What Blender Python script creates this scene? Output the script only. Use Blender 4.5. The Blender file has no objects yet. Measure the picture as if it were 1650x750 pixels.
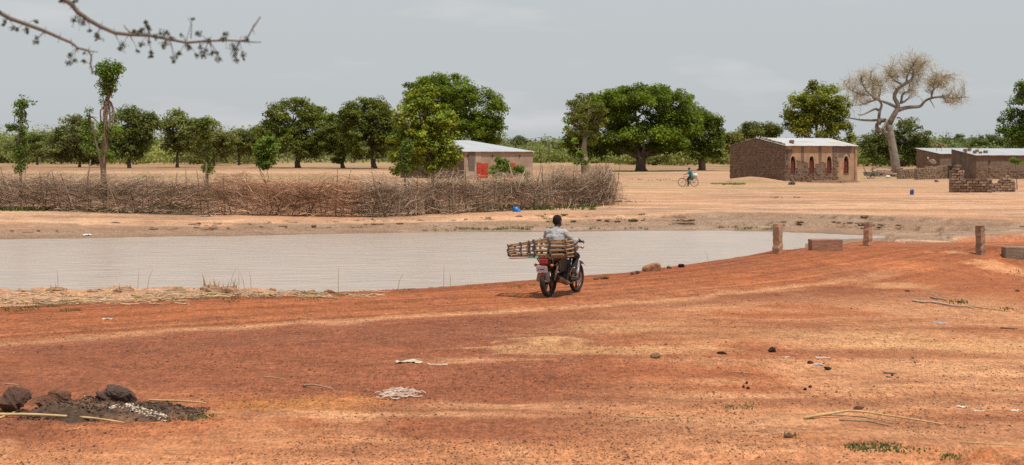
import bpy, math, random
import numpy as np
from mathutils import Vector, Matrix, Euler

R = math.radians
C = bpy.context.scene.collection
SC = bpy.context.scene
random.seed(7)

# ------------------------------------------------------------------ camera
CAMH = 2.8                    # eye height above the laterite road
FPX = 2700.0                  # focal length in photo pixels (photo 1650 wide)
HOR = 246.0                   # horizon row in the photo
cam_d = bpy.data.cameras.new('camera')
cam = bpy.data.objects.new('camera', cam_d); C.objects.link(cam)
cam.location = (0, 0, CAMH)
cam.rotation_euler = (R(90), 0, 0)
cam_d.sensor_width = 36.0
cam_d.lens = 36.0 * FPX / 1650.0
cam_d.shift_y = -(375.0 - HOR) / 1650.0
cam_d.clip_start = 0.1
cam_d.clip_end = 20000
cam_d.dof.use_dof = True
cam_d.dof.focus_distance = 32.5
cam_d.dof.aperture_fstop = 4.2
SC.camera = cam

# ------------------------------------------------------------------ sky, sun, exposure
SUN_EL, SUN_AZ = 70.0, 138.0    # azimuth clockwise from +Y: the sun is high, to the right and a little behind the camera
w = bpy.data.worlds.new('World'); SC.world = w; w.use_nodes = True
nt = w.node_tree; nt.nodes.clear()
wo = nt.nodes.new('ShaderNodeOutputWorld'); bg = nt.nodes.new('ShaderNodeBackground')
sky = nt.nodes.new('ShaderNodeTexSky'); sky.sky_type = 'NISHITA'; sky.sun_disc = False
sky.sun_elevation = R(SUN_EL); sky.sun_rotation = R(SUN_AZ)
sky.air_density = 1.2; sky.dust_density = 3.0; sky.ozone_density = 2.0; sky.altitude = 300
# a thin even veil of high dust haze over the blue, with a few faint cloud wisps
veil = nt.nodes.new('ShaderNodeMix'); veil.data_type = 'RGBA'
veil.inputs[0].default_value = 0.86
veil.inputs[7].default_value = (5.65, 5.98, 6.20, 1)
tc = nt.nodes.new('ShaderNodeTexCoord'); mp = nt.nodes.new('ShaderNodeMapping')
mp.inputs['Scale'].default_value = (5.5, 5.5, 26.0); mp.inputs['Location'].default_value = (0.35, 0.1, 0.5)
nz = nt.nodes.new('ShaderNodeTexNoise'); nz.inputs['Scale'].default_value = 1.6; nz.inputs['Detail'].default_value = 5
cr = nt.nodes.new('ShaderNodeValToRGB')
cr.color_ramp.elements[0].position = 0.56; cr.color_ramp.elements[0].color = (0, 0, 0, 1)
cr.color_ramp.elements[1].position = 0.80; cr.color_ramp.elements[1].color = (0.6, 0.6, 0.6, 1)
cl = nt.nodes.new('ShaderNodeMix'); cl.data_type = 'RGBA'; cl.inputs[7].default_value = (7.3, 7.2, 7.2, 1)
L = nt.links.new
L(tc.outputs['Generated'], mp.inputs['Vector']); L(mp.outputs[0], nz.inputs['Vector']); L(nz.outputs['Fac'], cr.inputs[0])
L(sky.outputs[0], veil.inputs[6]); L(veil.outputs[2], cl.inputs[6]); L(cr.outputs[0], cl.inputs[0])
L(cl.outputs[2], bg.inputs['Color']); bg.inputs['Strength'].default_value = 0.1
L(bg.outputs[0], wo.inputs['Surface'])

sun_d = bpy.data.lights.new('sun', 'SUN'); sun_d.energy = 4.3; sun_d.angle = R(0.6); sun_d.color = (1.0, 0.955, 0.88)
sun = bpy.data.objects.new('sun', sun_d); C.objects.link(sun)
_sd = Vector((math.sin(R(SUN_AZ)) * math.cos(R(SUN_EL)), math.cos(R(SUN_AZ)) * math.cos(R(SUN_EL)), math.sin(R(SUN_EL))))
sun.rotation_euler = _sd.to_track_quat('Z', 'Y').to_euler()
sun.location = (0, 0, 60)

vs = SC.view_settings
vs.view_transform = 'Standard'; vs.look = 'None'; vs.exposure = 0.0; vs.gamma = 1.0
vs.use_curve_mapping = False
SC.cycles.use_denoising = False
SC.cycles.sample_clamp_direct = 3.0; SC.cycles.sample_clamp_indirect = 2.0
SC.cycles.max_bounces = 6; SC.cycles.diffuse_bounces = 3; SC.cycles.glossy_bounces = 2; SC.cycles.transmission_bounces = 3
SC.cycles.caustics_reflective = False; SC.cycles.caustics_refractive = False

# ------------------------------------------------------------------ helpers
def tag(o, label=None, cat=None, group=None, kind=None):
    if label: o['label'] = label
    if cat: o['category'] = cat
    if group: o['group'] = group
    if kind: o['kind'] = kind
    return o

def empty(name, loc=(0, 0, 0), rz=0.0):
    o = bpy.data.objects.new(name, None); C.objects.link(o)
    o.location = loc; o.rotation_euler = (0, 0, rz); o.empty_display_size = 0.2
    return o

def thing(name, label, cat, loc=(0, 0, 0), rz=0.0, group=None):
    return tag(empty(name, loc, rz), label, cat, group)

def obj(name, me, parent=None, loc=None, rot=None, sc=None):
    o = bpy.data.objects.new(name, me); C.objects.link(o)
    if parent is not None: o.parent = parent
    if loc is not None: o.location = loc
    if rot is not None: o.rotation_euler = rot
    if sc is not None: o.scale = sc
    return o

def mesh(name, V, F, mat=None, smooth=False, col=None):
    """V (n,3); F: list of faces, or an (m,3)/(m,4) array; col: (n,3) vertex colour."""
    me = bpy.data.meshes.new(name)
    V = np.asarray(V, dtype=np.float32).reshape(-1, 3)
    if isinstance(F, np.ndarray):
        m, k = F.shape
        me.vertices.add(len(V)); me.vertices.foreach_set('co', V.ravel())
        me.loops.add(m * k); me.loops.foreach_set('vertex_index', F.astype(np.int32).ravel())
        me.polygons.add(m); me.polygons.foreach_set('loop_start', np.arange(0, m * k, k, dtype=np.int32))
        me.update(calc_edges=True)
    else:
        me.from_pydata([tuple(map(float, v)) for v in V], [], [tuple(int(i) for i in f) for f in F])
        me.update()
    me.polygons.foreach_set('use_smooth', np.full(len(me.polygons), bool(smooth)))
    if col is not None:
        a = me.color_attributes.new('Col', 'FLOAT_COLOR', 'POINT')
        c4 = np.ones((len(V), 4), dtype=np.float32); c4[:, :3] = col
        a.data.foreach_set('color', c4.ravel())
    if mat is not None: me.materials.append(mat)
    return me

class MB:
    """collects simple shapes into one mesh"""
    def __init__(s): s.v = []; s.f = []; s.c = []
    def add(s, v, f, c=None):
        o = len(s.v)
        s.v.extend([tuple(p) for p in v]); s.f.extend([tuple(i + o for i in q) for q in f])
        s.c.extend([c if c is not None else (1, 1, 1)] * len(v))
    def box(s, lo, hi, M=None, jit=0.0, c=None, taper=1.0):
        x0, y0, z0 = lo; x1, y1, z1 = hi
        cx, cy = (x0 + x1) / 2, (y0 + y1) / 2
        v = [(x0, y0, z0), (x1, y0, z0), (x1, y1, z0), (x0, y1, z0)]
        v += [(cx + (x - cx) * taper, cy + (y - cy) * taper, z1) for x, y in ((x0, y0), (x1, y0), (x1, y1), (x0, y1))]
        if jit: v = [tuple(q + random.uniform(-jit, jit) for q in p) for p in v]
        if M is not None: v = [tuple(M @ Vector(p)) for p in v]
        s.add(v, [(3, 2, 1, 0), (4, 5, 6, 7), (0, 1, 5, 4), (1, 2, 6, 5), (2, 3, 7, 6), (3, 0, 4, 7)], c)
        return s
    def tube(s, pts, rad, n=8, caps=True, c=None, closed=False):
        pts = [Vector(p) for p in pts]; m = len(pts)
        if not hasattr(rad, '__len__'): rad = [rad] * m
        v = []; f = []
        ref = None
        for i, p in enumerate(pts):
            if closed: d = pts[(i + 1) % m] - pts[i - 1]
            else: d = pts[min(i + 1, m - 1)] - pts[max(i - 1, 0)]
            d = d.normalized() if d.length > 1e-9 else Vector((0, 0, 1))
            if ref is None:
                ref = Vector((0, 0, 1)) if abs(d.z) < 0.9 else Vector((1, 0, 0))
            a = ref - d * ref.dot(d)
            if a.length < 1e-6: a = d.orthogonal()
            a.normalize(); b = d.cross(a); ref = a
            for k in range(n):
                t = 2 * math.pi * k / n
                v.append(p + (a * math.cos(t) + b * math.sin(t)) * rad[i])
        for i in range(m if closed else m - 1):
            j = (i + 1) % m
            for k in range(n):
                f.append((i * n + k, i * n + (k + 1) % n, j * n + (k + 1) % n, j * n + k))
        if caps and not closed:
            f.append(tuple(range(n - 1, -1, -1))); f.append(tuple((m - 1) * n + k for k in range(n)))
        s.add(v, f, c); return s
    def prism(s, poly, t, M=None, c=None):
        """poly in (x,z); extruded in y from 0 to t"""
        n = len(poly)
        v = [(x, 0, z) for x, z in poly] + [(x, t, z) for x, z in poly]
        if M is not None: v = [tuple(M @ Vector(p)) for p in v]
        f = [tuple(range(n)), tuple(range(2 * n - 1, n - 1, -1))]
        for i in range(n):
            j = (i + 1) % n; f.append((i, i + n, j + n, j))
        s.add(v, f, c); return s
    def ball(s, ce, r, nu=10, nv=7, c=None, jit=0.0, M=None):
        ce = Vector(ce); r = r if hasattr(r, '__len__') else (r, r, r)
        v = [(0, 0, 1)]
        for i in range(1, nv):
            a = math.pi * i / nv
            for k in range(nu):
                b = 2 * math.pi * k / nu
                q = 1 + random.uniform(-jit, jit)
                v.append((math.sin(a) * math.cos(b) * q, math.sin(a) * math.sin(b) * q, math.cos(a) * q))
        v.append((0, 0, -1))
        v = [Vector((p[0] * r[0], p[1] * r[1], p[2] * r[2])) for p in v]
        if M is not None: v = [M @ p for p in v]
        v = [p + ce for p in v]
        f = []
        for k in range(nu): f.append((0, 1 + k, 1 + (k + 1) % nu))
        for i in range(nv - 2):
            for k in range(nu):
                a0 = 1 + i * nu; b0 = a0 + nu
                f.append((a0 + k, b0 + k, b0 + (k + 1) % nu, a0 + (k + 1) % nu))
        last = len(v) - 1; a0 = 1 + (nv - 2) * nu
        for k in range(nu): f.append((last, a0 + (k + 1) % nu, a0 + k))
        s.add(v, f, c); return s
    def me(s, name, mat, smooth=False, usecol=False):
        return mesh(name, s.v, s.f, mat, smooth, np.array(s.c) if usecol else None)
    def build(s, name, mat, parent=None, smooth=False, usecol=False, **k):
        return obj(name, s.me(name, mat, smooth, usecol), parent, **k)

def bevel(o, wdt, seg=2):
    m = o.modifiers.new('bevel', 'BEVEL'); m.width = wdt; m.segments = seg; m.limit_method = 'ANGLE'; return o

def tubes_bulk(P, Rr, n=3):
    """P (N,K,3), Rr (N,K) -> V, F(quads)"""
    N, K, _ = P.shape
    D = np.empty_like(P)
    D[:, 1:-1] = P[:, 2:] - P[:, :-2]; D[:, 0] = P[:, 1] - P[:, 0]; D[:, -1] = P[:, -1] - P[:, -2]
    D /= (np.linalg.norm(D, axis=2, keepdims=True) + 1e-9)
    ref = np.where(np.abs(D[:, :, 2:3]) < 0.8, np.array([0, 0, 1.0]), np.array([1.0, 0, 0]))
    A = np.cross(D, ref); A /= (np.linalg.norm(A, axis=2, keepdims=True) + 1e-9)
    B = np.cross(D, A)
    ang = np.arange(n) * 2 * np.pi / n
    V = P[:, :, None, :] + (A[:, :, None, :] * np.cos(ang)[None, None, :, None] + B[:, :, None, :] * np.sin(ang)[None, None, :, None]) * Rr[:, :, None, None]
    idx = np.arange(N * K * n).reshape(N, K, n)
    a = idx[:, :-1, :]; b = idx[:, 1:, :]
    F = np.stack([a, np.roll(a, -1, axis=2), np.roll(b, -1, axis=2), b], axis=-1).reshape(-1, 4)
    return V.reshape(-1, 3), F

def leaf_quads(Ce, Nn, size, rng, aspect=0.62):
    """rhombic leaf faces at centres Ce with normals Nn"""
    n = len(Ce)
    rv = rng.normal(size=(n, 3)); A = np.cross(Nn, rv); A /= (np.linalg.norm(A, axis=1, keepdims=True) + 1e-9)
    B = np.cross(Nn, A)
    s = np.asarray(size).reshape(-1, 1)
    V = np.stack([Ce - A * s, Ce - B * s * aspect, Ce + A * s, Ce + B * s * aspect], axis=1).reshape(-1, 3)
    F = np.arange(n * 4).reshape(n, 4)
    return V, F

def nth(i):
    i += 1; return '%d%s' % (i, 'th' if 10 < i % 100 < 14 else {1: 'st', 2: 'nd', 3: 'rd'}.get(i % 10, 'th'))

# lattice noise for the shape of the land and its patches
def _hash(i, j, seed):
    h = (i * 374761393 + j * 668265263 + seed * 2246822519) & 0xFFFFFFFF
    h = ((h ^ (h >> 13)) * 1274126177) & 0xFFFFFFFF
    return ((h ^ (h >> 16)) & 0xFFFF) / 65535.0
def vnoise(x, y, seed=0):
    x = np.asarray(x, float); y = np.asarray(y, float)
    i = np.floor(x).astype(np.int64); j = np.floor(y).astype(np.int64)
    fx = x - i; fy = y - j; fx = fx * fx * (3 - 2 * fx); fy = fy * fy * (3 - 2 * fy)
    a = _hash(i, j, seed); b = _hash(i + 1, j, seed); c = _hash(i, j + 1, seed); d = _hash(i + 1, j + 1, seed)
    return (a * (1 - fx) + b * fx) * (1 - fy) + (c * (1 - fx) + d * fx) * fy
def fbm(x, y, octv=4, seed=0):
    s = 0.0; a = 0.5; t = 0.0
    for k in range(octv):
        s = s + a * vnoise(np.asarray(x) * 2 ** k, np.asarray(y) * 2 ** k, seed + k * 17); t += a; a *= 0.5
    return s / t
def ss(a, b, x):
    t = np.clip((np.asarray(x, float) - a) / (b - a), 0, 1); return t * t * (3 - 2 * t)
def lerp(a, b, t): return a + (b - a) * t

# ------------------------------------------------------------------ materials
def new_mat(name):
    m = bpy.data.materials.new(name); m.use_nodes = True
    return m, m.node_tree, m.node_tree.nodes['Principled BSDF']

def mat(name, c1, c2=None, rough=0.8, scale=8.0, bump=0.0, bscale=None, metal=0.0, spec=0.3, detail=4, stretch=None, contrast=(0.35, 0.65), coat=0.0):
    m, t, p = new_mat(name); L = t.links.new
    p.inputs['Roughness'].default_value = rough; p.inputs['Metallic'].default_value = metal
    p.inputs['Specular IOR Level'].default_value = spec
    if coat: p.inputs['Coat Weight'].default_value = coat
    co = t.nodes.new('ShaderNodeTexCoord'); src = co.outputs['Object']
    if stretch:
        mpn = t.nodes.new('ShaderNodeMapping'); mpn.inputs['Scale'].default_value = stretch
        L(src, mpn.inputs[0]); src = mpn.outputs[0]
    n = t.nodes.new('ShaderNodeTexNoise'); n.inputs['Scale'].default_value = scale; n.inputs['Detail'].default_value = detail
    L(src, n.inputs['Vector'])
    r = t.nodes.new('ShaderNodeValToRGB')
    if c2 is None: c2 = tuple(x * 0.7 for x in c1)
    r.color_ramp.elements[0].position = contrast[0]; r.color_ramp.elements[0].color = (*c1, 1)
    r.color_ramp.elements[1].position = contrast[1]; r.color_ramp.elements[1].color = (*c2, 1)
    L(n.outputs['Fac'], r.inputs[0]); L(r.outputs[0], p.inputs['Base Color'])
    if bump:
        b = t.nodes.new('ShaderNodeBump'); b.inputs['Strength'].default_value = 1.0; b.inputs['Distance'].default_value = bump
        n2 = t.nodes.new('ShaderNodeTexNoise'); n2.inputs['Scale'].default_value = bscale or scale * 3; n2.inputs['Detail'].default_value = 5
        L(src, n2.inputs['Vector']); L(n2.outputs['Fac'], b.inputs['Height']); L(b.outputs[0], p.inputs['Normal'])
    return m

def mat_col(name, rough=0.85, scale=30.0, var=0.35, bump=0.0, spec=0.2, transl=0.0):
    """base colour from the mesh's own Col attribute, broken up by noise"""
    m, t, p = new_mat(name); L = t.links.new
    p.inputs['Roughness'].default_value = rough; p.inputs['Specular IOR Level'].default_value = spec
    a = t.nodes.new('ShaderNodeVertexColor'); a.layer_name = 'Col'
    co = t.nodes.new('ShaderNodeTexCoord')
    n = t.nodes.new('ShaderNodeTexNoise'); n.inputs['Scale'].default_value = scale; n.inputs['Detail'].default_value = 4
    L(co.outputs['Object'], n.inputs['Vector'])
    mr = t.nodes.new('ShaderNodeMapRange'); mr.inputs[1].default_value = 0.3; mr.inputs[2].default_value = 0.7
    mr.inputs[3].default_value = 1 - var; mr.inputs[4].default_value = 1 + var
    L(n.outputs['Fac'], mr.inputs[0])
    v = t.nodes.new('ShaderNodeVectorMath'); v.operation = 'SCALE'
    L(a.outputs['Color'], v.inputs[0]); L(mr.outputs[0], v.inputs['Scale']); L(v.outputs[0], p.inputs['Base Color'])
    if bump:
        b = t.nodes.new('ShaderNodeBump'); b.inputs['Distance'].default_value = bump
        L(n.outputs['Fac'], b.inputs['Height']); L(b.outputs[0], p.inputs['Normal'])
    if transl:
        tr = t.nodes.new('ShaderNodeBsdfTranslucent'); mx = t.nodes.new('ShaderNodeMixShader'); mx.inputs[0].default_value = transl
        g = t.nodes.new('ShaderNodeMix'); g.data_type = 'RGBA'; g.blend_type = 'MULTIPLY'; g.inputs[0].default_value = 1.0
        g.inputs[7].default_value = (1.25, 1.3, 0.6, 1)
        L(v.outputs[0], g.inputs[6]); L(g.outputs[2], tr.inputs['Color'])
        out = t.nodes['Material Output']
        L(p.outputs[0], mx.inputs[1]); L(tr.outputs[0], mx.inputs[2]); L(mx.outputs[0], out.inputs['Surface'])
    return m

M_leaf = mat_col('leaf', 0.6, 0.6, 0.2, spec=0.12, transl=0.36)
M_bark = mat('bark', (0.085, 0.060, 0.042), (0.16, 0.125, 0.09), 0.95, 2.0, 0.03, 9, stretch=(1, 1, 0.35))
M_barkpale = mat('pale_bark', (0.33, 0.27, 0.20), (0.22, 0.17, 0.125), 0.95, 2.0, 0.03, 9, stretch=(1, 1, 0.35))
M_twig = mat_col('dry_twig', 0.9, 6.0, 0.35)
M_stick = mat('weathered_stick', (0.40, 0.31, 0.22), (0.20, 0.145, 0.10), 0.9, 3.0, 0.006, 20, stretch=(1, 1, 0.3))
M_stickdark = mat('dark_stick', (0.13, 0.09, 0.065), (0.22, 0.165, 0.12), 0.95, 3.0, 0.006, 20, stretch=(1, 1, 0.3))
M_stone = mat_col('stone', 0.9, 14.0, 0.4, 0.03)
# ------------------------------------------------------------------ the land
def gpt(px, py, z=0.0):
    """the point of level ground z that the photograph shows at (px, py)"""
    Y = FPX * (CAMH - z) / (py - HOR); return ((px - 825.0) * Y / FPX, Y)
def wpt(px, py, Y):
    """the point at distance Y that the photograph shows at (px, py)"""
    return Vector(((px - 825.0) * Y / FPX, Y, CAMH - (py - HOR) * Y / FPX))

WZ = -0.5
far_shore = [(-46, 56), (-28, 60)] + [gpt(a, b, WZ) for a, b in
    ((0, 386), (120, 385), (250, 382), (380, 381), (500, 378), (650, 375.5), (800, 374), (900, 374.2), (1000, 372.5), (1150, 372.0), (1250, 374), (1350, 378), (1400, 380.0), (1440, 381.6))]
near_shore = [gpt(1436, 383.2, WZ), gpt(1380, 384.5, WZ), gpt(1330, 387, WZ), gpt(1296, 393, WZ), (10.1, 57.9), (9.4, 54), (8.2, 51.2), (6.6, 47.6), (5.2, 44.6), (3.7, 41.6), (2.3, 39.3), (0.5, 37.5),
    (-1.6, 36.2), (-3.0, 35.7), (-4.2, 36.1), (-5.6, 36.7), (-7.2, 37.4), (-9.2, 36.9), (-11.0, 36.5), (-14, 36.6), (-20, 35.5), (-30, 36.0), (-46, 40)]
POND = np.array(far_shore + near_shore)
ROAD = np.array([(-60, 5), (-30, 17.5), (-18, 22.3), (-11, 25.6), (-5, 29.6), (0, 32.6), (4.6, 37.4), (7.6, 42.2), (10.4, 46.9), (13.2, 50.0), (17, 53.5), (24, 60), (40, 73), (80, 95), (160, 120)])

def poly_sd(X, Y, P):
    inside = np.zeros(X.shape, bool); d2 = np.full(X.shape, 1e12)
    n = len(P)
    for i in range(n):
        ax, ay = P[i]; bx, by = P[(i + 1) % n]
        ex, ey = bx - ax, by - ay
        t = np.clip(((X - ax) * ex + (Y - ay) * ey) / (ex * ex + ey * ey + 1e-12), 0, 1)
        d2 = np.minimum(d2, (X - ax - t * ex) ** 2 + (Y - ay - t * ey) ** 2)
        c = ((ay > Y) != (by > Y)) & (X < (bx - ax) * (Y - ay) / (by - ay + 1e-12) + ax)
        inside ^= c
    d = np.sqrt(d2); return np.where(inside, -d, d)
def road_sd(X, Y):
    """signed offset from the road's centre line (+ to the pond side)"""
    best = np.full(X.shape, 1e12); sg = np.zeros(X.shape)
    for i in range(len(ROAD) - 1):
        ax, ay = ROAD[i]; bx, by = ROAD[i + 1]; ex, ey = bx - ax, by - ay
        t = np.clip(((X - ax) * ex + (Y - ay) * ey) / (ex * ex + ey * ey), 0, 1)
        d2 = (X - ax - t * ex) ** 2 + (Y - ay - t * ey) ** 2
        s = ex * (Y - ay) - ey * (X - ax)
        sg = np.where(d2 < best, s, sg); best = np.minimum(best, d2)
    return np.sqrt(best) * np.where(sg >= 0, 1, -1)

def is_far(X, Y):
    s = road_sd(X, Y)
    mid = np.interp(X, [-60, 3, 7, 10.5, 13, 16, 22], [49, 52, 56, 60.5, 60, 55, 50]); return np.maximum(ss(-1.5, 1.5, Y - mid), ss(2.2, 2.9, s) * ss(6.2, 7.6, X) * ss(45.5, 47.5, Y))

def seg_line(X, Y, pts):
    d = np.full(X.shape, 1e9)
    for (ax, ay), (bx, by) in zip(pts[:-1], pts[1:]):
        ex, ey = bx - ax, by - ay
        t = np.clip(((X - ax) * ex + (Y - ay) * ey) / (ex * ex + ey * ey), 0, 1)
        d = np.minimum(d, np.hypot(X - ax - t * ex, Y - ay - t * ey))
    return d
GULLY = [gpt(1545, 722), gpt(1575, 733), gpt(1600, 742), gpt(1640, 752)]
GULLY2 = [gpt(1480, 745), gpt(1525, 746), gpt(1540, 752)]
RILL = [gpt(1478, 488), gpt(1540, 496), gpt(1600, 500), gpt(1690, 505)]

def land(X, Y, full=False):
    X = np.asarray(X, float); Y = np.asarray(Y, float)
    d = poly_sd(X, Y, POND); s = road_sd(X, Y); far = is_far(X, Y)
    n1 = fbm(X / 3.1 + 5, Y / 3.1, 4, 3); n2 = fbm(X / 0.9, Y / 0.9, 3, 11); n3 = fbm(X / 14, Y / 14, 3, 21)
    right = ss(-3, 1, X)
    znear = WZ + lerp(0.37, 0.47, right) * ss(-0.05, 0.85, d + (n2 - 0.5) * 0.35) + lerp(0.13, 0.03, right) * ss(0.9, 4.5, d)
    sc1 = 2.2 + 2.6 * (n1 - 0.35); sc2 = 5.0 + 6.0 * (n1 - 0.4)
    amp = ss(-12, 8, X)
    zfar = WZ + 0.13 * ss(0, 2.2, d) + lerp(0.08, 0.19, amp) * ss(0, 0.08, d - sc1) + lerp(0.06, 0.15, amp) * ss(0, 0.12, d - sc2)
    zfar = zfar + (0.37 - lerp(0.14, 0.34, amp)) * ss(1.5, 16, d)
    z = lerp(znear, zfar, far)
    inside = ss(0, -1.5, d); z = np.where(d < 0, WZ - 0.45 * ss(0, 2.0, -d), z)
    plain = ss(6, 16, d)
    z = z + plain * ((n3 - 0.5) * 0.22 + (n1 - 0.5) * 0.06)
    z = z + ss(0.3, 2, d) * (n2 - 0.5) * 0.05
    # rough, clodded verge on the near bank
    verge = ss(2.6, 3.2, s) * (1 - far) * ss(0.2, 0.8, d) * ss(2, -3, X)
    z = z + verge * (fbm(X / 0.35, Y / 0.35, 2, 31) - 0.4) * 0.16
    # hollow below the culvert, right of the road
    z = z - 0.5 * np.exp(-(((X - 15.5) / 4.2) ** 2 + ((Y - 41.0) / 4.0) ** 2)) * ss(2.6, 4.6, -s)
    # the road itself, slightly cambered, and its two wheel ruts
    on = ss(lerp(3.6, 2.9, ss(44, 47, Y)), 2.3, np.abs(s)) * ss(260, 120, Y)
    zr = 0.02 + 0.05 * (1 - (s / 2.6) ** 2) + (n2 - 0.5) * 0.02 - 0.02 * (np.exp(-((np.abs(s - 0.1) - 0.85) / 0.22) ** 2))
    zr = zr + 0.05 * np.exp(-(((X - 10.4) / 4) ** 2 + ((Y - 46.9) / 4) ** 2)) - 0.35 * ss(50, 58, Y) * ss(80, 62, Y)
    z = lerp(z, zr, on)
    # sand blown against the parapet
    for (a, b, h, r) in ((13.4, 46.2, 0.16, 0.9), (10.7, 49.9, 0.10, 0.8), (7.5, 46.0, 0.06, 0.8), (15.2, 46.0, 0.14, 1.2)):
        z = z + h * np.exp(-((X - a) ** 2 + (Y - b) ** 2) / r ** 2)
    # small piles and washed channels in the foreground
    mx, my = gpt(880, 556); z = z + 0.07 * np.exp(-(((X - mx) / 0.55) ** 2 + ((Y - my) / 0.6) ** 2))
    z = z - 0.16 * np.exp(-(seg_line(X, Y, GULLY) / 0.09) ** 2) - 0.13 * np.exp(-(seg_line(X, Y, GULLY2) / 0.09) ** 2)
    z = z - 0.07 * np.exp(-(seg_line(X, Y, RILL) / 0.22) ** 2)
    # mound against the gable of the hall
    z = z + 0.55 * np.exp(-(((X - 22.6) / 2.6) ** 2 + ((Y - 158.5) / 1.8) ** 2)) - 0.25 * np.exp(-(((X - 33) / 4) ** 2 + ((Y - 158.5) / 4) ** 2))
    if full: return z, d, s, far, n1, n2, n3
    return z
def H(x, y): return float(land(np.array([x]), np.array([y]))[0])
def on_ground(px, py):
    """ground point seen at a photo pixel, on the built land"""
    z = 0.0
    for _ in range(10):
        x, y = gpt(px, py, z); z = z * .5 + .5 * H(x, y)
    z = H(x, y)
    return Vector((x, y, z))

def build_land():
    u = np.linspace(-0.345, 0.345, 440)
    side = np.array([0.36, 0.38, 0.41, 0.45, 0.5, 0.57, 0.66, 0.8, 1.0, 1.4, 2.0, 3.0])
    u = np.concatenate([-side[::-1], u, side])
    yv = np.concatenate([np.linspace(-14, 10, 26)[:-1], np.exp(np.linspace(math.log(10), math.log(6000), 720))])
    U, Y = np.meshgrid(u, yv); X = U * np.maximum(Y, 13.0)
    z, d, s, far, n1, n2, n3 = land(X, Y, True)
    # far beyond the fields the sheet stays level to the horizon
    col = np.zeros(X.shape + (3,))
    def C3(*c): return np.array(c, float)
    red_d, red, orange, pale = C3(.208, .070, .033), C3(.275, .089, .037), C3(.395, .146, .060), C3(.485, .245, .120)
    tan = C3(.49, .275, .125); sand = C3(.475, .285, .172); mud = C3(.215, .135, .087); field = C3(.275, .150, .085); verge = C3(.40, .22, .135)
    def mix(c, t): 
        nonlocal col
        t = np.clip(t, 0, 1)[..., None]; col = col * (1 - t) + c * t
    f1 = fbm(X / 2.6, Y / 3.6, 5, 41); f2 = fbm(X / 6.0, Y / 7.0, 4, 51); f3 = fbm(X / 0.7, Y / 1.3, 4, 61)
    col[:] = red
    mix(red_d, ss(0.45, 0.65, f1))
    # worn, sandier ground towards the right and the front of the foreground
    fx = X / np.maximum(Y, 1)
    near_r = ss(-0.05, 0.10, fx + (f2 - 0.5) * 0.25) * ss(32, 27, Y - X * 0.35) 
    left = ss(.10, -.04, fx + (f2 - .5) * .12) * ss(17.5, 20.0, Y + (f1 - .5) * 3)
    mix(orange, .3 * near_r); mix(pale, 0.60 * near_r * ss(0.30, 0.58, f1))
    mix(orange, 0.4 * ss(0.52, 0.72, f2) * ss(30, 24, Y) * (1 - .8 * left))
    mix(orange * .6 + pale * .42, 0.82 * ss(17.3, 14.8, Y + (f1 - 0.5) * 4.5))
    mix(pale, 0.30 * ss(0.5, 0.68, f3) * ss(40, 25, Y) * (1 - .7 * left)); mix(red_d * C3(.98, 1.0, 1.1), .62 * left)
    def blob(px, py, rx, ry, c, k=1.0, sd=71, sharp=0.55):
        x0, y0 = gpt(px, py); q = np.hypot((X - x0) / rx, (Y - y0) / ry) + (fbm(X / (rx * 0.35), Y / (ry * 0.4), 4, sd) - 0.5) * 1.5
        mix(c, k * ss(1.0, sharp, q))
    blob(885, 556, 0.75, 0.75, tan * 1.02, 0.7, 72, .2); blob(960, 568, 2.2, 0.8, tan, 0.5, 73); blob(1180, 533, 4.2, 1.5, tan, 0.55, 74, 0.1)
    blob(1400, 545, 4.0, 1.6, tan * .97, 0.45, 75, 0.1); blob(1450, 460, 0.9, 1.3, tan, .55, 76, .2); blob(1560, 560, 2.5, 1.0, tan, .5, 77, .2)
    blob(470, 655, 1.6, 0.8, orange * C3(.95, 1.0, .7), 0.8, 78, 0.2); blob(620, 668, 2.4, 0.45, pale, 0.95, 79, 0.3); blob(300, 640, 1.6, 0.8, orange, .6, 80, .2)
    blob(760, 585, 1.3, 0.35, pale, 0.6, 81, .2); blob(1330, 705, 1.2, 0.6, orange * .85, .8, 82, .3); blob(1590, 738, 1.1, 0.5, orange * C3(.9, .85, .8), .9, 83, .3)
    blob(1240, 690, 1.6, 0.5, pale, .6, 84, .2); blob(1500, 655, 2.2, .5, pale, .6, 85, .2); blob(1130, 660, 3, 0.5, orange, .5, 86, .2); blob(240, 690, 1.5, .4, orange * 1.0, .7, 87, .2)
    blob(800, 655, 2.5, 0.4, pale, .6, 88, .2); blob(1600, 600, 2.5, 1.0, pale, .45, 89, .2)
    f4 = fbm(X / 2.4 + 9, Y / .55, 4, 131); f5 = fbm(X / 5.0, Y / 1.1 + 4, 4, 141)
    nr = ss(34, 26, Y)
    mix(pale, nr * .5 * ss(.52, .74, f4) * (.15 + .85 * near_r) * (1 - .85 * left)); mix(red_d * 1.02, nr * .5 * ss(.54, .72, f5)); mix(red_d * .9, nr * .4 * ss(.60, .72, fbm(X / 1.2, Y / .4 + 8, 3, 151)))
    # the road: dark gravel with brighter worn tracks
    rd = ss(3.1, 2.4, np.abs(s + (f3 - 0.5) * 0.5)) * ss(170, 110, Y)
    mix(red * C3(.90, .84, .78), rd)
    mix(red_d, rd * (.55 + .35 * ss(-2, 3, X)) * ss(0.34, 0.56, f1))
    trk = np.exp(-((s - 0.55 + (f3 - .5) * .4) / 0.42) ** 2) + np.exp(-((s + 0.95 + (f3 - .5) * .4) / 0.42) ** 2) + .6 * np.exp(-((s + 0.2) / .9) ** 2)
    mix(orange * C3(.93, .88, .82), rd * np.clip(trk, 0, 1) * (.38 - .12 * ss(1, 5, X)))
    edge = np.exp(-((s + 2.75 + (f3 - .5) * .8) / 0.26) ** 2) * ss(48, 40, Y)
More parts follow.
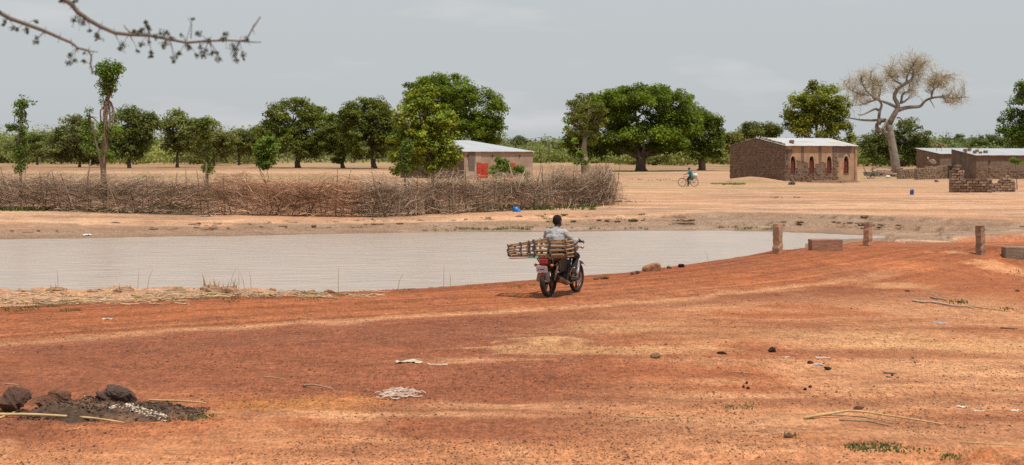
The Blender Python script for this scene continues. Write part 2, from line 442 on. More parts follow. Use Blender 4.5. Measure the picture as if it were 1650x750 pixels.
    mix(pale, edge * 0.65 * ss(14, 4, X)); mix(orange, np.exp(-((s + 1.9) / .5) ** 2) * .45 * ss(48, 40, Y))
    # right-hand slope of the embankment
    mix(orange * C3(.85, .82, .8), 0.5 * ss(3.0, 4.5, -s) * ss(8, 13, X) * ss(34, 40, Y) * ss(60, 48, Y))
    blob(1450, 430, 1.9, 2.2, orange * C3(1.02, .92, .85), .85, 90, .1)
    blob(1615, 422, 1.1, 1.2, pale * C3(1.0, .9, .85), .9, 91, .4); blob(1530, 412, .7, .4, pale, .7, 92, .4)
    # verge along the near bank
    vg = ss(2.7, 3.1, s + (f3 - .5) * .5) * (1 - far) * ss(-0.3, 0.5, d) * ss(14, 8, X) * ss(1.0, -4.0, X)
    mix(verge, vg); mix(pale * .95, vg * .6 * ss(.45, .65, f3)); mix(C3(.30, .17, .10), vg * .6 * ss(.55, .7, f1))
    mix(C3(.10, .11, .035), vg * .55 * np.exp(-((s - 3.2) / .45) ** 2) * ss(.35, .6, f3))
    wet = (1 - far) * ss(.45, 0.0, d) * ss(3.0, 3.6, s); mix(mud, wet)
    # far bank: wet mud, pale sand, then the fields
    fb = far * (1 - rd)
    sanded = lerp(sand, C3(.50, .27, .145), (ss(.4, .65, f2) * .55)[..., None])
    t = (fb)[..., None]; col = col * (1 - t) + sanded * t
    mix(pale * C3(.9, .95, 1), fb * .35 * ss(.52, .7, f1))
    mix(C3(.36, .22, .14), fb * .5 * ss(.5, .72, fbm(X / 9, Y / 4, 4, 99)))
    mdw = 2.2 + 3.0 * f1 + 7.5 * ss(4, 12, X) * ss(34, 12, X) * 0.6
    g1 = fbm(X / 7, Y / 1.3, 5, 161); g2 = fbm(X / 3.0, Y / .7, 4, 171)
    mix(C3(.34, .20, .12), fb * .6 * ss(.50, .66, g1)); mix(sand * 1.08, fb * .5 * ss(.56, .72, g2)); mix(C3(.28, .17, .10), fb * .55 * ss(.60, .72, fbm(X / 2.2, Y / .9, 4, 181)) * ss(110, 80, Y))
    mix(C3(.38, .18, .098), fb * .75 * ss(.50, .66, fbm(X / 10, Y / 2.6 + 3, 5, 221))); mix(C3(.25, .15, .095), fb * .7 * ss(.52, .64, fbm(X / 5, Y / 1.5 + 3, 5, 231)) * ss(170, 120, Y))
    mix(mud * 1.05, fb * .92 * ss(mdw + 0.9, mdw - 0.6, d)); mix(mud * .8, fb * .75 * ss(1.2, .1, d)); mix(C3(.30, .22, .16), fb * .5 * ss(.55, .7, g2) * ss(mdw, mdw - 1, d))
    for scx in (2.2 + 2.6 * (n1 - 0.35), 5.0 + 6.0 * (n1 - 0.4)): mix(mud * .45, fb * .9 * np.exp(-((d - scx) / .14) ** 2) * ss(.44, .56, fbm(X / 1.8, Y / 1.8, 3, 191)) * ss(-30, 4, X))  # undercut shade put into the soil colour as a dark line along the scarps
    mix(sand * 1.03, fb * .8 * ss(.58, .66, fbm(X / 3, Y / 1.6, 4, 107)) * ss(9, 12, X) * ss(66, 60, Y))
    ybr = Y + (fbm(X / 25, Y / 10, 3, 111) - .5) * 30
    mix(C3(.36, .215, .13), ss(120, 160, ybr) * .6); mix(field, ss(200, 240, ybr) * .75); mix(sand * 1.0, .75 * ss(218, 228, ybr) * ss(262, 246, ybr)); mix(field * .95, ss(262, 290, ybr)); mix(C3(.36, .22, .13), .5 * ss(.5, .66, fbm(X / 40, Y / 9, 4, 201)) * ss(150, 200, Y)); mix(C3(.20, .15, .07), .45 * ss(.55, .7, fbm(X / 30, Y / 12, 4, 211)) * ss(130, 200, Y))
    mix(C3(.36, .25, .12), .5 * ss(330, 380, ybr)); mix(C3(.13, .14, .045), ss(440, 520, ybr) * .8)
    # greenish weedy strips on the plain
    mix(C3(.17, .17, .06), fb * .55 * ss(.60, .72, fbm(X / 14, Y / 5, 4, 121)) * ss(95, 110, Y) * ss(330, 260, Y))
    # red road running off to the right
    rf = ss(3.6, 2.2, np.abs(s + (f3 - .5) * 1.2)) * ss(46, 52, Y) * ss(230, 140, Y); mix(red * C3(1.12, 1.25, 1.4), rf * .85)
    Vn = np.stack([X, Y, z], -1).reshape(-1, 3); cn = col.reshape(-1, 3)
    ny, nx = X.shape
    idx = np.arange(ny * nx).reshape(ny, nx)
    F = np.stack([idx[:-1, :-1], idx[:-1, 1:], idx[1:, 1:], idx[1:, :-1]], -1).reshape(-1, 4)
    ce = lambda a: (a[:-1, :-1] + a[1:, 1:]).reshape(-1) / 2
    sc_, dc_, yc_ = ce(s), ce(d), ce(Y)
    isroad = (np.abs(sc_) < 2.75) & (yc_ < 170)
    isbank = ~isroad & (dc_ < 2.4)
    # ground material: the painted soil colour is the soil's own, bar the scarp shade; grain and shaded pebble speckle come on top
    m, t, p = new_mat('laterite_soil'); Lk = t.links.new
    p.inputs['Roughness'].default_value = 0.95; p.inputs['Specular IOR Level'].default_value = 0.12
    a = t.nodes.new('ShaderNodeVertexColor'); a.layer_name = 'Col'
    co = t.nodes.new('ShaderNodeTexCoord')
    def noise(sc, det, ro=0.6, stretch=None):
        n = t.nodes.new('ShaderNodeTexNoise'); n.inputs['Scale'].default_value = sc; n.inputs['Detail'].default_value = det; n.inputs['Roughness'].default_value = ro
        if stretch:
            mpn = t.nodes.new('ShaderNodeMapping'); mpn.inputs['Scale'].default_value = stretch; Lk(co.outputs['Object'], mpn.inputs[0]); Lk(mpn.outputs[0], n.inputs['Vector'])
        else: Lk(co.outputs['Object'], n.inputs['Vector'])
        return n.outputs['Fac']
    def rng_(src, lo, hi, a0, b0):
        r = t.nodes.new('ShaderNodeMapRange'); r.inputs[1].default_value = lo; r.inputs[2].default_value = hi; r.inputs[3].default_value = a0; r.inputs[4].default_value = b0
        Lk(src, r.inputs[0]); return r.outputs[0]
    def mul(x, y):
        q = t.nodes.new('ShaderNodeMath'); q.operation = 'MULTIPLY'; Lk(x, q.inputs[0]); Lk(y, q.inputs[1]); return q.outputs[0]
    k = mul(rng_(noise(1.3, 8, .7), .3, .7, .76, 1.22), rng_(noise(7.0, 6, .75), .3, .72, .62, 1.32))
    k = mul(k, rng_(noise(34.0, 3, .7), .32, .68, .65, 1.34))
    k = mul(k, rng_(noise(1.0, 3, .7, (46, 9, 20)), .30, .52, .62, 1.24)); k = mul(k, rng_(noise(1.0, 2, .6, (17, 3.2, 8)), .32, .68, .86, 1.14))  # dark specks put the shading of pebbles into the soil colour
    # wheel tracks: fine lengthwise streaks in the road's own direction
    ac = t.nodes.new('ShaderNodeAttribute'); ac.attribute_name = 'across'; sx = t.nodes.new('ShaderNodeSeparateXYZ'); Lk(co.outputs['Object'], sx.inputs[0])
    cb = t.nodes.new('ShaderNodeCombineXYZ')
    def sc_(src, q):
        z_ = t.nodes.new('ShaderNodeMath'); z_.operation = 'MULTIPLY'; z_.inputs[1].default_value = q; Lk(src, z_.inputs[0]); return z_.outputs[0]
    Lk(sc_(ac.outputs['Fac'], 3.4), cb.inputs[0]); Lk(sc_(sx.outputs[0], .10), cb.inputs[1])
    tn = t.nodes.new('ShaderNodeTexNoise'); tn.inputs['Scale'].default_value = 1.0; tn.inputs['Detail'].default_value = 3; Lk(cb.outputs[0], tn.inputs['Vector'])
    ab = t.nodes.new('ShaderNodeMath'); ab.operation = 'ABSOLUTE'; Lk(ac.outputs['Fac'], ab.inputs[0])
    amt = rng_(ab.outputs[0], 2.2, 4.5, 1.0, 0.0); stk = rng_(tn.outputs['Fac'], .34, .66, -.26, .22)
    pl_ = t.nodes.new('ShaderNodeMath'); pl_.operation = 'ADD'; pl_.inputs[1].default_value = 1.0; Lk(mul(amt, stk), pl_.inputs[0]); k = mul(k, pl_.outputs[0])
    v = t.nodes.new('ShaderNodeVectorMath'); v.operation = 'SCALE'; Lk(a.outputs['Color'], v.inputs[0]); Lk(k, v.inputs['Scale'])
    Lk(v.outputs[0], p.inputs['Base Color'])
    b = t.nodes.new('ShaderNodeBump'); b.inputs['Distance'].default_value = 0.035; b.inputs['Strength'].default_value = 0.8
    ad = t.nodes.new('ShaderNodeMath'); ad.operation = 'ADD'; Lk(noise(6, 6, .65), ad.inputs[0]); Lk(rng_(noise(38, 4, .7), 0, 1, 0, .35), ad.inputs[1])
    Lk(ad.outputs[0], b.inputs['Height']); Lk(b.outputs[0], p.inputs['Normal'])
    Sn = s.reshape(-1)
    for nm, msk in (('road', isroad), ('pond_bank', isbank), ('ground', ~(isroad | isbank))):
        f = F[msk]; used = np.unique(f); remap = np.zeros(len(Vn), np.int64); remap[used] = np.arange(len(used))
        me_ = mesh(nm, Vn[used], remap[f], m, True, cn[used]); at_ = me_.attributes.new('across', 'FLOAT', 'POINT'); at_.data.foreach_set('value', Sn[used].astype(np.float32))
        tag(obj(nm, me_), kind='structure')
build_land()

# pond: silty water, wind-ruffled
m, t, p = new_mat('silty_water'); Lk = t.links.new
p.inputs['Base Color'].default_value = (0.40, 0.28, 0.2, 1); p.inputs['Roughness'].default_value = 0.22; p.inputs['IOR'].default_value = 1.33
co = t.nodes.new('ShaderNodeTexCoord'); mpn = t.nodes.new('ShaderNodeMapping'); mpn.inputs['Scale'].default_value = (0.8, 1.6, 1); mpn.inputs['Rotation'].default_value = (0, 0, R(8))
n = t.nodes.new('ShaderNodeTexNoise'); n.inputs['Scale'].default_value = 1.3; n.inputs['Detail'].default_value = 3; n.inputs['Roughness'].default_value = .5
b = t.nodes.new('ShaderNodeBump'); b.inputs['Distance'].default_value = 0.10; b.inputs['Strength'].default_value = 1.0
Lk(co.outputs['Object'], mpn.inputs[0]); Lk(mpn.outputs[0], n.inputs['Vector']); Lk(n.outputs['Fac'], b.inputs['Height']); Lk(b.outputs[0], p.inputs['Normal'])
n2 = t.nodes.new('ShaderNodeTexNoise'); n2.inputs['Scale'].default_value = 0.8; n2.inputs['Detail'].default_value = 9; n2.inputs['Roughness'].default_value = .75; Lk(mpn.outputs[0], n2.inputs['Vector'])
rr = t.nodes.new('ShaderNodeValToRGB'); rr.color_ramp.elements[0].position = .35; rr.color_ramp.elements[0].color = (.45, .335, .245, 1); rr.color_ramp.elements[1].position = .7; rr.color_ramp.elements[1].color = (.335, .275, .235, 1)
Lk(n2.outputs['Fac'], rr.inputs[0]); Lk(rr.outputs[0], p.inputs['Base Color'])
def expand(P, e):
    n = len(P); out = []
    for i in range(n):
        t_ = P[(i + 1) % n] - P[i - 1]; t_ = t_ / (np.linalg.norm(t_) + 1e-9)
        q = P[i] + e * np.array([t_[1], -t_[0]])
        if poly_sd(np.array([q[0]]), np.array([q[1]]), P)[0] < 0: q = P[i] - e * np.array([t_[1], -t_[0]])
        out.append((q[0], q[1], WZ))
    return out
_pw = expand(POND, 0.7)
tag(obj('pond_water', mesh('pond_water', _pw, [tuple(range(len(_pw)))], m)), kind='structure')
# ------------------------------------------------------------------ trees
def curve_pts(a, b, k, bow, rng):
    a = np.array(a, float); b = np.array(b, float)
    t = np.linspace(0, 1, k)[:, None]; L_ = np.linalg.norm(b - a)
    off = rng.normal(size=3) * bow * L_; off[2] = abs(off[2]) * 0.6
    w1 = rng.normal(size=(k, 3)) * 0.025 * L_; w1[0] = 0; w1[-1] = 0
    return a + (b - a) * t + np.sin(t * np.pi) * off + w1

class Limbs:
    def __init__(s): s.b = MB()
    def add(s, pts, r0, r1, n=7):
        k = len(pts); s.b.tube([tuple(p) for p in pts], [r0 + (r1 - r0) * (i / (k - 1)) ** 0.8 for i in range(k)], n)

def leaf_colors(n, per, base, rng, clump_var=0.22, leaf_var=0.18, yellow=0.12):
    base = np.array(base)
    nc = n // per + 1
    cv = 1 + rng.normal(size=(nc, 1)) * clump_var; yv = rng.random((nc, 1)) * yellow
    cc = base * np.clip(cv, .5, 1.6) + np.array([.10, .07, 0.0]) * yv
    c = np.repeat(cc, per, axis=0)[:n]
    return c * np.clip(1 + rng.normal(size=(n, 1)) * leaf_var, .5, 1.7)

def crown_cloud(ells, Y, rng, clump_r, n_clumps, per, leaf, flat=0.65, shell=0.55, depth=0.85, under=1.0):
    """ells: (px, py, rx, ry) of the crown's masses in the photo, all round (px, py) at distance Y.
    -> clump centres, leaf centres, leaf normals"""
    k = Y / FPX
    E = [(np.array(wpt(a, b, Y)), np.array([rx * k, rx * k * depth, ry * k])) for a, b, rx, ry in ells]
    wts = np.array([(e[1][0] * e[1][1] * e[1][2]) ** 0.75 for e in E]); wts /= wts.sum()
    ch = rng.choice(len(E), n_clumps, p=wts)
    d = rng.normal(size=(n_clumps, 3)); d /= np.linalg.norm(d, axis=1, keepdims=True)
    d[:, 2] = np.where((d[:, 2] < 0) & (rng.random(n_clumps) > under), -d[:, 2], d[:, 2])
    rad = shell + (1 - shell) * rng.random((n_clumps, 1)) ** 0.6
    c0 = np.array([e[0] for e in E])[ch]; r0 = np.array([e[1] for e in E])[ch]
    rc = clump_r * rng.uniform(0.6, 1.25, n_clumps)
    r_in = np.maximum(r0 * 1.10 - rc[:, None] * 0.55, 0.2 * r0)
    cen = c0 + d * rad * r_in
    n = n_clumps * per
    dl = rng.normal(size=(n, 3)); dl /= np.linalg.norm(dl, axis=1, keepdims=True)
    rl = rng.random((n, 1)) ** 0.45
    pos = np.repeat(cen, per, 0) + dl * rl * np.repeat(rc, per)[:, None] * np.array([1.1, 1.1, flat])
    nor = dl * 0.6 + np.array([0, 0, 0.75]) + rng.normal(size=(n, 3)) * 0.5
    nor /= np.linalg.norm(nor, axis=1, keepdims=True)
    return cen, pos, nor

def tree(label, base, ells, Y, col, seed, trunk_r, fork=None, clump_r=1.2, n_clumps=120, per=90, leaf=0.3, bark=None, name='tree', cat='tree', group=None,
         flat=0.65, shell=0.55, under=1.0, limbs=True, n_branch=36, depth=0.85, lean=0.0, cvar=.22, yellow=.12, trunk_path=None, leafvar=.4, has_trunk=True):
    """a tree: trunk with limbs, and a crown of leaf-sized faces"""
    rng = np.random.default_rng(seed); per = int(per * 1.55); leaf = leaf * .94
    k = Y / FPX
    bx = (base - 825) * k; bz = H(bx, Y)
    cen, pos, nor = crown_cloud(ells, Y, rng, clump_r, n_clumps, per, leaf, flat, shell, depth, under)
    t = thing(name, label, cat, (bx, Y, bz), 0, group)
    org = np.array([bx, Y, bz])
    size = leaf * rng.uniform(1 - leafvar, 1 + leafvar, len(pos)) * 0.5
    V, F = leaf_quads(pos - org, nor, size, rng)
    cc = np.repeat(leaf_colors(len(pos), per, col, rng, cvar, .18, yellow), 4, 0)
    obj('crown', mesh('crown', V, F, M_leaf, False, np.clip(cc * np.array([1.75, 1.65, 1.2]), .004, 1)), t)
    if has_trunk:
        lb = Limbs(); allc = cen - org
        top = allc[:, 2].max(); lowc = np.array([0, 0, fork if fork else max(0.25 * top, allc[:, 2].min() * 0.9)])
        if trunk_path is None:
            forkp = lowc + np.array([lean, 0, 0])
            tp = curve_pts((0, 0, -0.15), forkp, 6, 0.03, rng)
        else:
            tp = np.array([np.array(wpt(a, b, Y)) - org for a, b in trunk_path]); tp[0, 2] = -0.15; forkp = tp[-1]
        rr = [trunk_r * (1.35 if i == 0 else 1.0 - 0.28 * i / (len(tp) - 1)) for i in range(len(tp))]
        lb.b.tube([tuple(p) for p in tp], rr, 10)
        if limbs:
            ec = [np.array(wpt(a, b, Y)) - org for a, b, _, _ in ells]
            hubs = []
            for e in ec:
                q = e + rng.normal(size=3) * 0.08 * np.linalg.norm(e - forkp)
                pts = curve_pts(forkp - np.array([0, 0, .1]), q, 7, 0.10, rng); lb.add(pts, trunk_r * 0.55, trunk_r * 0.16); hubs.append(pts)
            pick = rng.choice(len(allc), min(n_branch, len(allc)), replace=False)
            for c in allc[pick]:
                h = hubs[int(np.argmin([np.min(np.linalg.norm(hh - c, axis=1)) for hh in hubs]))]
                i = int(np.clip(np.argmin(np.linalg.norm(h - c, axis=1)) - 1, 1, len(h) - 2))
                lb.add(curve_pts(h[i], c, 5, 0.12, rng), trunk_r * 0.2, trunk_r * 0.05, 5)
        lb.b.build('trunk', bark or M_bark, t, True)
    return t

DG = (0.066, 0.100, 0.015); MG = (0.062, 0.092, 0.024); YG = (0.115, 0.150, 0.033); BG = (0.098, 0.140, 0.028); GG = (0.085, 0.100, 0.045); FG = (0.075, 0.090, 0.036)

# the two broad trees right of centre
tree('huge dark green shade tree with wide domed crown and thick black trunk', 1033,
     [(1030, 172, 92, 36), (968, 200, 60, 40), (1085, 208, 52, 44), (1030, 222, 98, 28), (938, 234, 34, 26), (1000, 162, 50, 24), (990, 238, 34, 20), (1075, 238, 36, 20)], 252, DG, 1, .85, fork=2.2, clump_r=1.3, n_clumps=480, per=85, leaf=.40, under=.45, n_branch=60)
tree('broad dark tree with a split trunk, between the huge domed tree and the hall', 1130,
     [(1132, 218, 34, 42), (1115, 204, 40, 32), (1145, 236, 24, 26), (1152, 207, 16, 28), (1122, 240, 28, 18)], 258, (0.062, 0.090, 0.018), 2, .62, fork=2.2, clump_r=1.1, n_clumps=130, per=80, leaf=.38, under=.5)
tree('lopped tree with pale bare trunk and sparse crown, behind the right end of the fence', 943,
     [(945, 180, 32, 30), (932, 205, 22, 20), (965, 190, 18, 22), (950, 215, 16, 22), (925, 170, 14, 10)], 200, (.085, .10, .03), 3, .36, bark=M_barkpale, clump_r=.62, n_clumps=95, per=42, leaf=.26, n_branch=50,
     trunk_path=[(944, 284), (944, 262), (941, 240), (944, 215)])
# left-centre group
tree('tallest dark green tree with a rounded crown, rising behind the house with red doors', 740,
     [(712, 150, 62, 36), (755, 180, 60, 44), (700, 170, 55, 45), (785, 205, 32, 30), (740, 215, 70, 35)], 265, (.068, .102, .015), 4, .9, fork=3, clump_r=1.3, n_clumps=330, per=80, leaf=.40, under=.6)
tree('dark round-crowned tree standing in the field left of the pair behind the neem', 480,
     [(475, 190, 50, 34), (445, 218, 34, 34), (506, 212, 38, 40), (476, 234, 60, 26)], 300, (.084, .104, .028), 5, .55, fork=2.6, clump_r=1.25, n_clumps=230, per=80, leaf=.42, under=.6)
tree('dense dark tree with a bulging crown, between the field trees and the bright neem', 603,
     [(594, 184, 42, 30), (616, 208, 34, 40), (592, 228, 42, 36), (568, 204, 26, 34), (630, 225, 24, 34)], 290, (.078, .098, .028), 6, .5, fork=2.4, clump_r=1.25, n_clumps=220, per=80, leaf=.42, under=.7)
tree('slim lighter green tree squeezed between two dark round trees in the field', 553,
     [(546, 210, 26, 32), (550, 234, 34, 28), (540, 192, 13, 14), (530, 226, 20, 24)], 296, (.092, .118, .036), 7, .36, fork=3, clump_r=1.0, n_clumps=130, per=70, leaf=.40, under=.8)
tree('bright green neem with tufted leaf sprays in front of the house with red doors', 697,
     [(685, 160, 26, 24), (660, 190, 30, 26), (705, 190, 30, 28), (680, 225, 42, 26), (650, 240, 26, 36), (720, 240, 24, 34), (690, 150, 12, 14), (728, 250, 16, 14), (700, 262, 22, 20), (665, 258, 24, 22), (640, 268, 14, 16)], 130, BG, 8, .17, fork=1.0, clump_r=.50, n_clumps=340, per=44, leaf=.23, flat=.8, shell=.35, cvar=.32, yellow=.6, n_branch=90)
tree('leafy green sapling growing just left of the bright neem behind the fence', 652,
     [(650, 262, 12, 22), (655, 240, 12, 16)], 118, (.062, .098, .026), 9, .06, fork=.8, clump_r=.30, n_clumps=46, per=36, leaf=.17, flat=.9, shell=.2, cvar=.3)
# left: lopped trees rising out of the fence line
tree('tall lopped tree with one leafy tuft on a long bare trunk, behind the left fence', 168,
     [(176, 115, 24, 19), (174, 135, 18, 16), (172, 150, 11, 10), (168, 168, 7, 12), (190, 112, 9, 11), (165, 205, 6, 12), (178, 215, 8, 10), (163, 240, 6, 14), (178, 252, 8, 12)], 100, (.060, .105, .022), 10, .15, clump_r=.36, n_clumps=130, per=26, leaf=.14, flat=.85, shell=.2, cvar=.25, yellow=.35, n_branch=50, bark=mat('red_brown_bark', (.15, .095, .07), (.24, .16, .115), .95, 2, .02, 12),
     trunk_path=[(168, 318), (167, 270), (171, 225), (170, 190), (173, 158)])
tree('forked lopped stump sprouting small leaves, just left of the tall tufted tree', 150,
     [(143, 178, 6, 12), (140, 205, 11, 22), (142, 235, 12, 26), (158, 190, 5, 9), (186, 210, 9, 12)], 104, (.075, .12, .028), 12, .09, clump_r=.34, n_clumps=60, per=20, leaf=.14, shell=.2, cvar=.25, n_branch=40,
     trunk_path=[(166, 316), (164, 272), (157, 240), (149, 215), (144, 185)])
tree('narrow leafy pole tree near the left edge, leaves all along its stem', 34,
     [(36, 165, 12, 12), (33, 185, 11, 16), (35, 210, 9, 18), (34, 240, 13, 24), (18, 205, 7, 10), (48, 165, 6, 5), (33, 268, 9, 16)], 108, (.062, .105, .024), 13, .10, clump_r=.38, n_clumps=100, per=22, leaf=.15, shell=.15, cvar=.25, n_branch=50,
     trunk_path=[(34, 315), (33, 268), (35, 230), (33, 195), (36, 168)])
tree('slender ragged tree with leaves clinging to its straight trunk, behind the left fence', 334,
     [(331, 198, 17, 13), (332, 222, 11, 16), (333, 250, 8, 24), (335, 272, 9, 12), (322, 205, 9, 10)], 112, (.080, .105, .032), 14, .11, clump_r=.42, n_clumps=90, per=22, leaf=.16, shell=.2, cvar=.25, n_branch=40,
     trunk_path=[(334, 314), (333, 270), (331, 235), (331, 205)])
tree('small bright green bush beside the left dark field tree, over the fence top', 428,
     [(428, 226, 14, 14), (420, 242, 13, 15), (438, 244, 13, 14), (428, 262, 16, 14)], 125, (.070, .112, .028), 15, .05, fork=.5, clump_r=.42, n_clumps=60, per=44, leaf=.2, shell=.3, name='bush', cat='bush')
tree('green shrub with yellowish leaves in front of the left red door', 806,
     [(798, 274, 14, 12), (812, 266, 12, 12), (826, 276, 13, 9), (803, 258, 5, 6)], 112, (.085, .135, .030), 16, .03, fork=.3, clump_r=.26, n_clumps=50, per=30, leaf=.15, shell=.3, name='bush', cat='bush')
tree('low leafy shrub at the right end of the house with red doors', 842,
     [(838, 272, 9, 10), (848, 281, 7, 7)], 110, (.075, .122, .030), 17, .03, fork=.3, clump_r=.24, n_clumps=26, per=28, leaf=.14, shell=.3, name='bush', cat='bush')
# middle distance, left
for i, (lab, bx, el, Yd, c_, tr, ncl) in enumerate([
    ('grey-green airy tree in the field behind the forked lopped stump', 128, [(125, 220, 40, 34), (100, 238, 32, 26), (150, 238, 32, 28)], 320, (.105, .122, .062), .30, 170),
    ('dark twin-crowned tree behind the tall tufted tree', 208, [(200, 196, 27, 28), (228, 208, 32, 32), (206, 232, 40, 28), (244, 198, 15, 17)], 300, (.074, .092, .036), .40, 180),
    ('open-crowned tree with a leaning dark trunk, fourth from the left in the field', 286, [(280, 196, 27, 22), (302, 212, 28, 28), (268, 214, 16, 20), (288, 232, 30, 18)], 310, (.10, .118, .050), .32, 100),
    ('pale green spreading tree behind the slender ragged tree', 345, [(345, 222, 30, 26), (322, 234, 22, 24), (365, 236, 20, 22)], 350, (.095, .105, .048), .32, 100),
    ('light olive tree just left of the small bright bush', 385, [(380, 230, 28, 24), (404, 226, 24, 26)], 370, (.10, .115, .05), .32, 100),
    ('grey bushy tree low behind the narrow pole tree', 60, [(66, 234, 32, 22), (32, 238, 28, 20), (92, 238, 22, 18)], 380, (.085, .105, .048), .28, 100),
]):
    tree(lab, bx, el, Yd, c_, 30 + i, tr, clump_r=1.3, n_clumps=ncl, per=60, leaf=.45, group='trees in the far field', shell=.4, n_branch=24, flat=.7)
# right side
tree('yellow-green leafy tree standing right behind the tin-roofed brick hall', 1318,
     [(1320, 165, 42, 34), (1290, 180, 32, 34), (1345, 185, 32, 34), (1315, 205, 50, 28), (1365, 225, 14, 18)], 195, (.092, .115, .026), 20, .45, fork=2, clump_r=.85, n_clumps=210, per=62, leaf=.30, shell=.45, cvar=.28, yellow=.35, flat=.75)
tree('dark leafy tree cut off by the right edge, behind the low houses', 1690,
     [(1662, 162, 36, 38), (1643, 203, 36, 32), (1700, 190, 46, 50), (1628, 214, 22, 18), (1670, 225, 50, 24), (1650, 140, 16, 14)], 205, (.058, .098, .024), 21, .5, fork=2, clump_r=.9, n_clumps=230, per=60, leaf=.30, shell=.45, under=.8)
tree('dull green tree behind the bare-branched tree, right of the hall', 1455,
     [(1465, 214, 34, 24), (1432, 230, 32, 28), (1482, 240, 28, 24), (1408, 238, 26, 26), (1450, 246, 36, 18)], 330, (.078, .100, .038), 22, .5, clump_r=1.25, n_clumps=150, per=70, leaf=.42, shell=.4)
tree('flat-topped olive tree far behind the left end of the hall', 1225,
     [(1222, 208, 36, 15), (1200, 218, 18, 14), (1245, 214, 20, 14)], 360, (.070, .086, .032), 23, .45, clump_r=1.3, n_clumps=90, per=62, leaf=.45, shell=.4)
for i, (lab, bx, el, Yd, c_) in enumerate([
    ('far rounded tree above the longer tin roof, right one of two', 1585, [(1590, 228, 30, 12), (1610, 234, 20, 10)], 520, (.055, .075, .034)),
    ('far domed tree above the tin roofs, left one of two', 1545, [(1545, 230, 26, 14), (1528, 238, 18, 10)], 560, (.055, .078, .036)),
    ('small round far tree just right of the house with red doors', 838, [(836, 232, 12, 14)], 520, (.055, .078, .036)),
    ('small round far tree in the gap left of the huge domed tree', 880, [(881, 238, 14, 12)], 540, (.052, .075, .036)),
    ('pale olive bushy tree between the split-trunk tree and the hall', 1183, [(1182, 225, 20, 16), (1190, 240, 20, 14)], 330, (.098, .105, .042)),
    ('grey leafless-looking bush behind the lower tin roof', 1508, [(1508, 240, 14, 10)], 340, (.16, .14, .10)),
]):
    tree(lab, bx, el, Yd, c_, 50 + i, .4, clump_r=1.5, n_clumps=60, per=60, leaf=.5, group='small far trees', shell=.4, n_branch=12)

# the wood that closes the horizon: one mass of crowns and scrub
def woodland():
    rng = np.random.default_rng(77); P = []; N = []; S = []; Cc = []
    def patch(x0, x1, ytop0, ytop1, Y0, Y1, n, col, per, leaf, var=.25):
        per = int(per * 1.05); leaf *= .98
        for i in range(int(n * 1.25)):
            px = rng.uniform(x0, x1); Y = rng.uniform(Y0, Y1); k = Y / FPX
            f = (px - x0) / (x1 - x0); top = ytop0 + (ytop1 - ytop0) * f + rng.normal() * 6 - 5
            h = max(1.2, CAMH + (HOR - top) * k); X = (px - 825) * k
            rx = rng.uniform(.45, .8) * h + .8
            d = rng.normal(size=(per, 3)); d /= np.linalg.norm(d, axis=1, keepdims=True)
            r = rng.random((per, 1)) ** .4
            bump = 1 + .2 * np.sin(d[:, :1] * 5 + rng.uniform(0, 6)) * np.cos(d[:, 1:2] * 5 + rng.uniform(0, 6))
            p = np.array([X, Y, h * .5]) + d * r * bump * np.array([rx, rx, h * .5])
            p[:, 2] = np.maximum(p[:, 2], .1)
            nn = d + np.array([0, 0, .6]) + rng.normal(size=(per, 3)) * .55; nn /= np.linalg.norm(nn, axis=1, keepdims=True)
            P.append(p); N.append(nn); S.append(np.full(per, leaf) * rng.uniform(.6, 1.4, per))
            c = np.array(col) * np.clip(1 + rng.normal() * var, .55, 1.6) + np.array([.03, .025, .01]) * rng.random()
            Cc.append(np.repeat((c * (1 + rng.normal(size=(per, 1)) * .15))[:, :], 4, 0))
    patch(-260, 440, 216, 216, 470, 620, 110, (.092, .110, .050), 330, .42)
    patch(-200, 430, 236, 234, 430, 500, 90, (.120, .138, .052), 240, .34)
    patch(66, 172, 212, 206, 395, 450, 12, (.098, .112, .056), 340, .36)
    patch(335, 432, 218, 214, 385, 440, 12, (.108, .118, .056), 320, .36)
    patch(-120, 70, 226, 226, 400, 450, 16, (.10, .12, .052), 300, .36)
    patch(170, 340, 238, 238, 375, 430, 16, (.125, .148, .058), 260, .32)
    patch(400, 830, 224, 226, 440, 600, 70, (.075, .092, .040), 220, .36)
    patch(800, 1180, 232, 230, 480, 640, 90, (.075, .10, .042), 260, .38)
    patch(800, 1000, 242, 245, 430, 500, 46, (.105, .13, .045), 200, .30)
    patch(1000, 1180, 246, 244, 360, 460, 60, (.110, .125, .045), 200, .30)
    patch(1150, 1420, 228, 232, 420, 560, 70, (.078, .098, .04), 240, .38)
    patch(1370, 1520, 243, 244, 330, 400, 46, (.095, .13, .04), 220, .30)
    patch(1460, 1950, 228, 226, 520, 640, 90, (.070, .092, .042), 260, .42)
    patch(1560, 1950, 238, 236, 420, 500, 50, (.085, .11, .045), 200, .36)
    V, F = leaf_quads(np.concatenate(P), np.concatenate(N), np.concatenate(S), rng, .8)
    o = obj('far_woodland', mesh('far_woodland', V, F, M_leaf, False, np.clip(np.concatenate(Cc) * np.array([1.75, 1.65, 1.45]), .005, 1)))
    tag(o, 'continuous band of far green woodland and scrub along the horizon', 'woodland', kind='stuff')
    # trunks glimpsed inside the wood
    P = []; Rr = []
    for i in range(150):
        px = rng.uniform(-100, 1700); Y = rng.uniform(420, 480); k = Y / FPX; X = (px - 825) * k; h = rng.uniform(2.5, 5)
        ln = rng.normal() * .4
        P.append([(X + ln * q, Y, h * q - .1) for q in (0, .33, .66, 1)]); Rr.append([rng.uniform(.12, .22)] * 4)
    V, F = tubes_bulk(np.array(P), np.array(Rr), 5)
    tag(obj('far_trunks', mesh('far_trunks', V, F, M_bark), None), 'dim trunks standing inside the far woodland band', 'woodland', kind='stuff')
woodland()

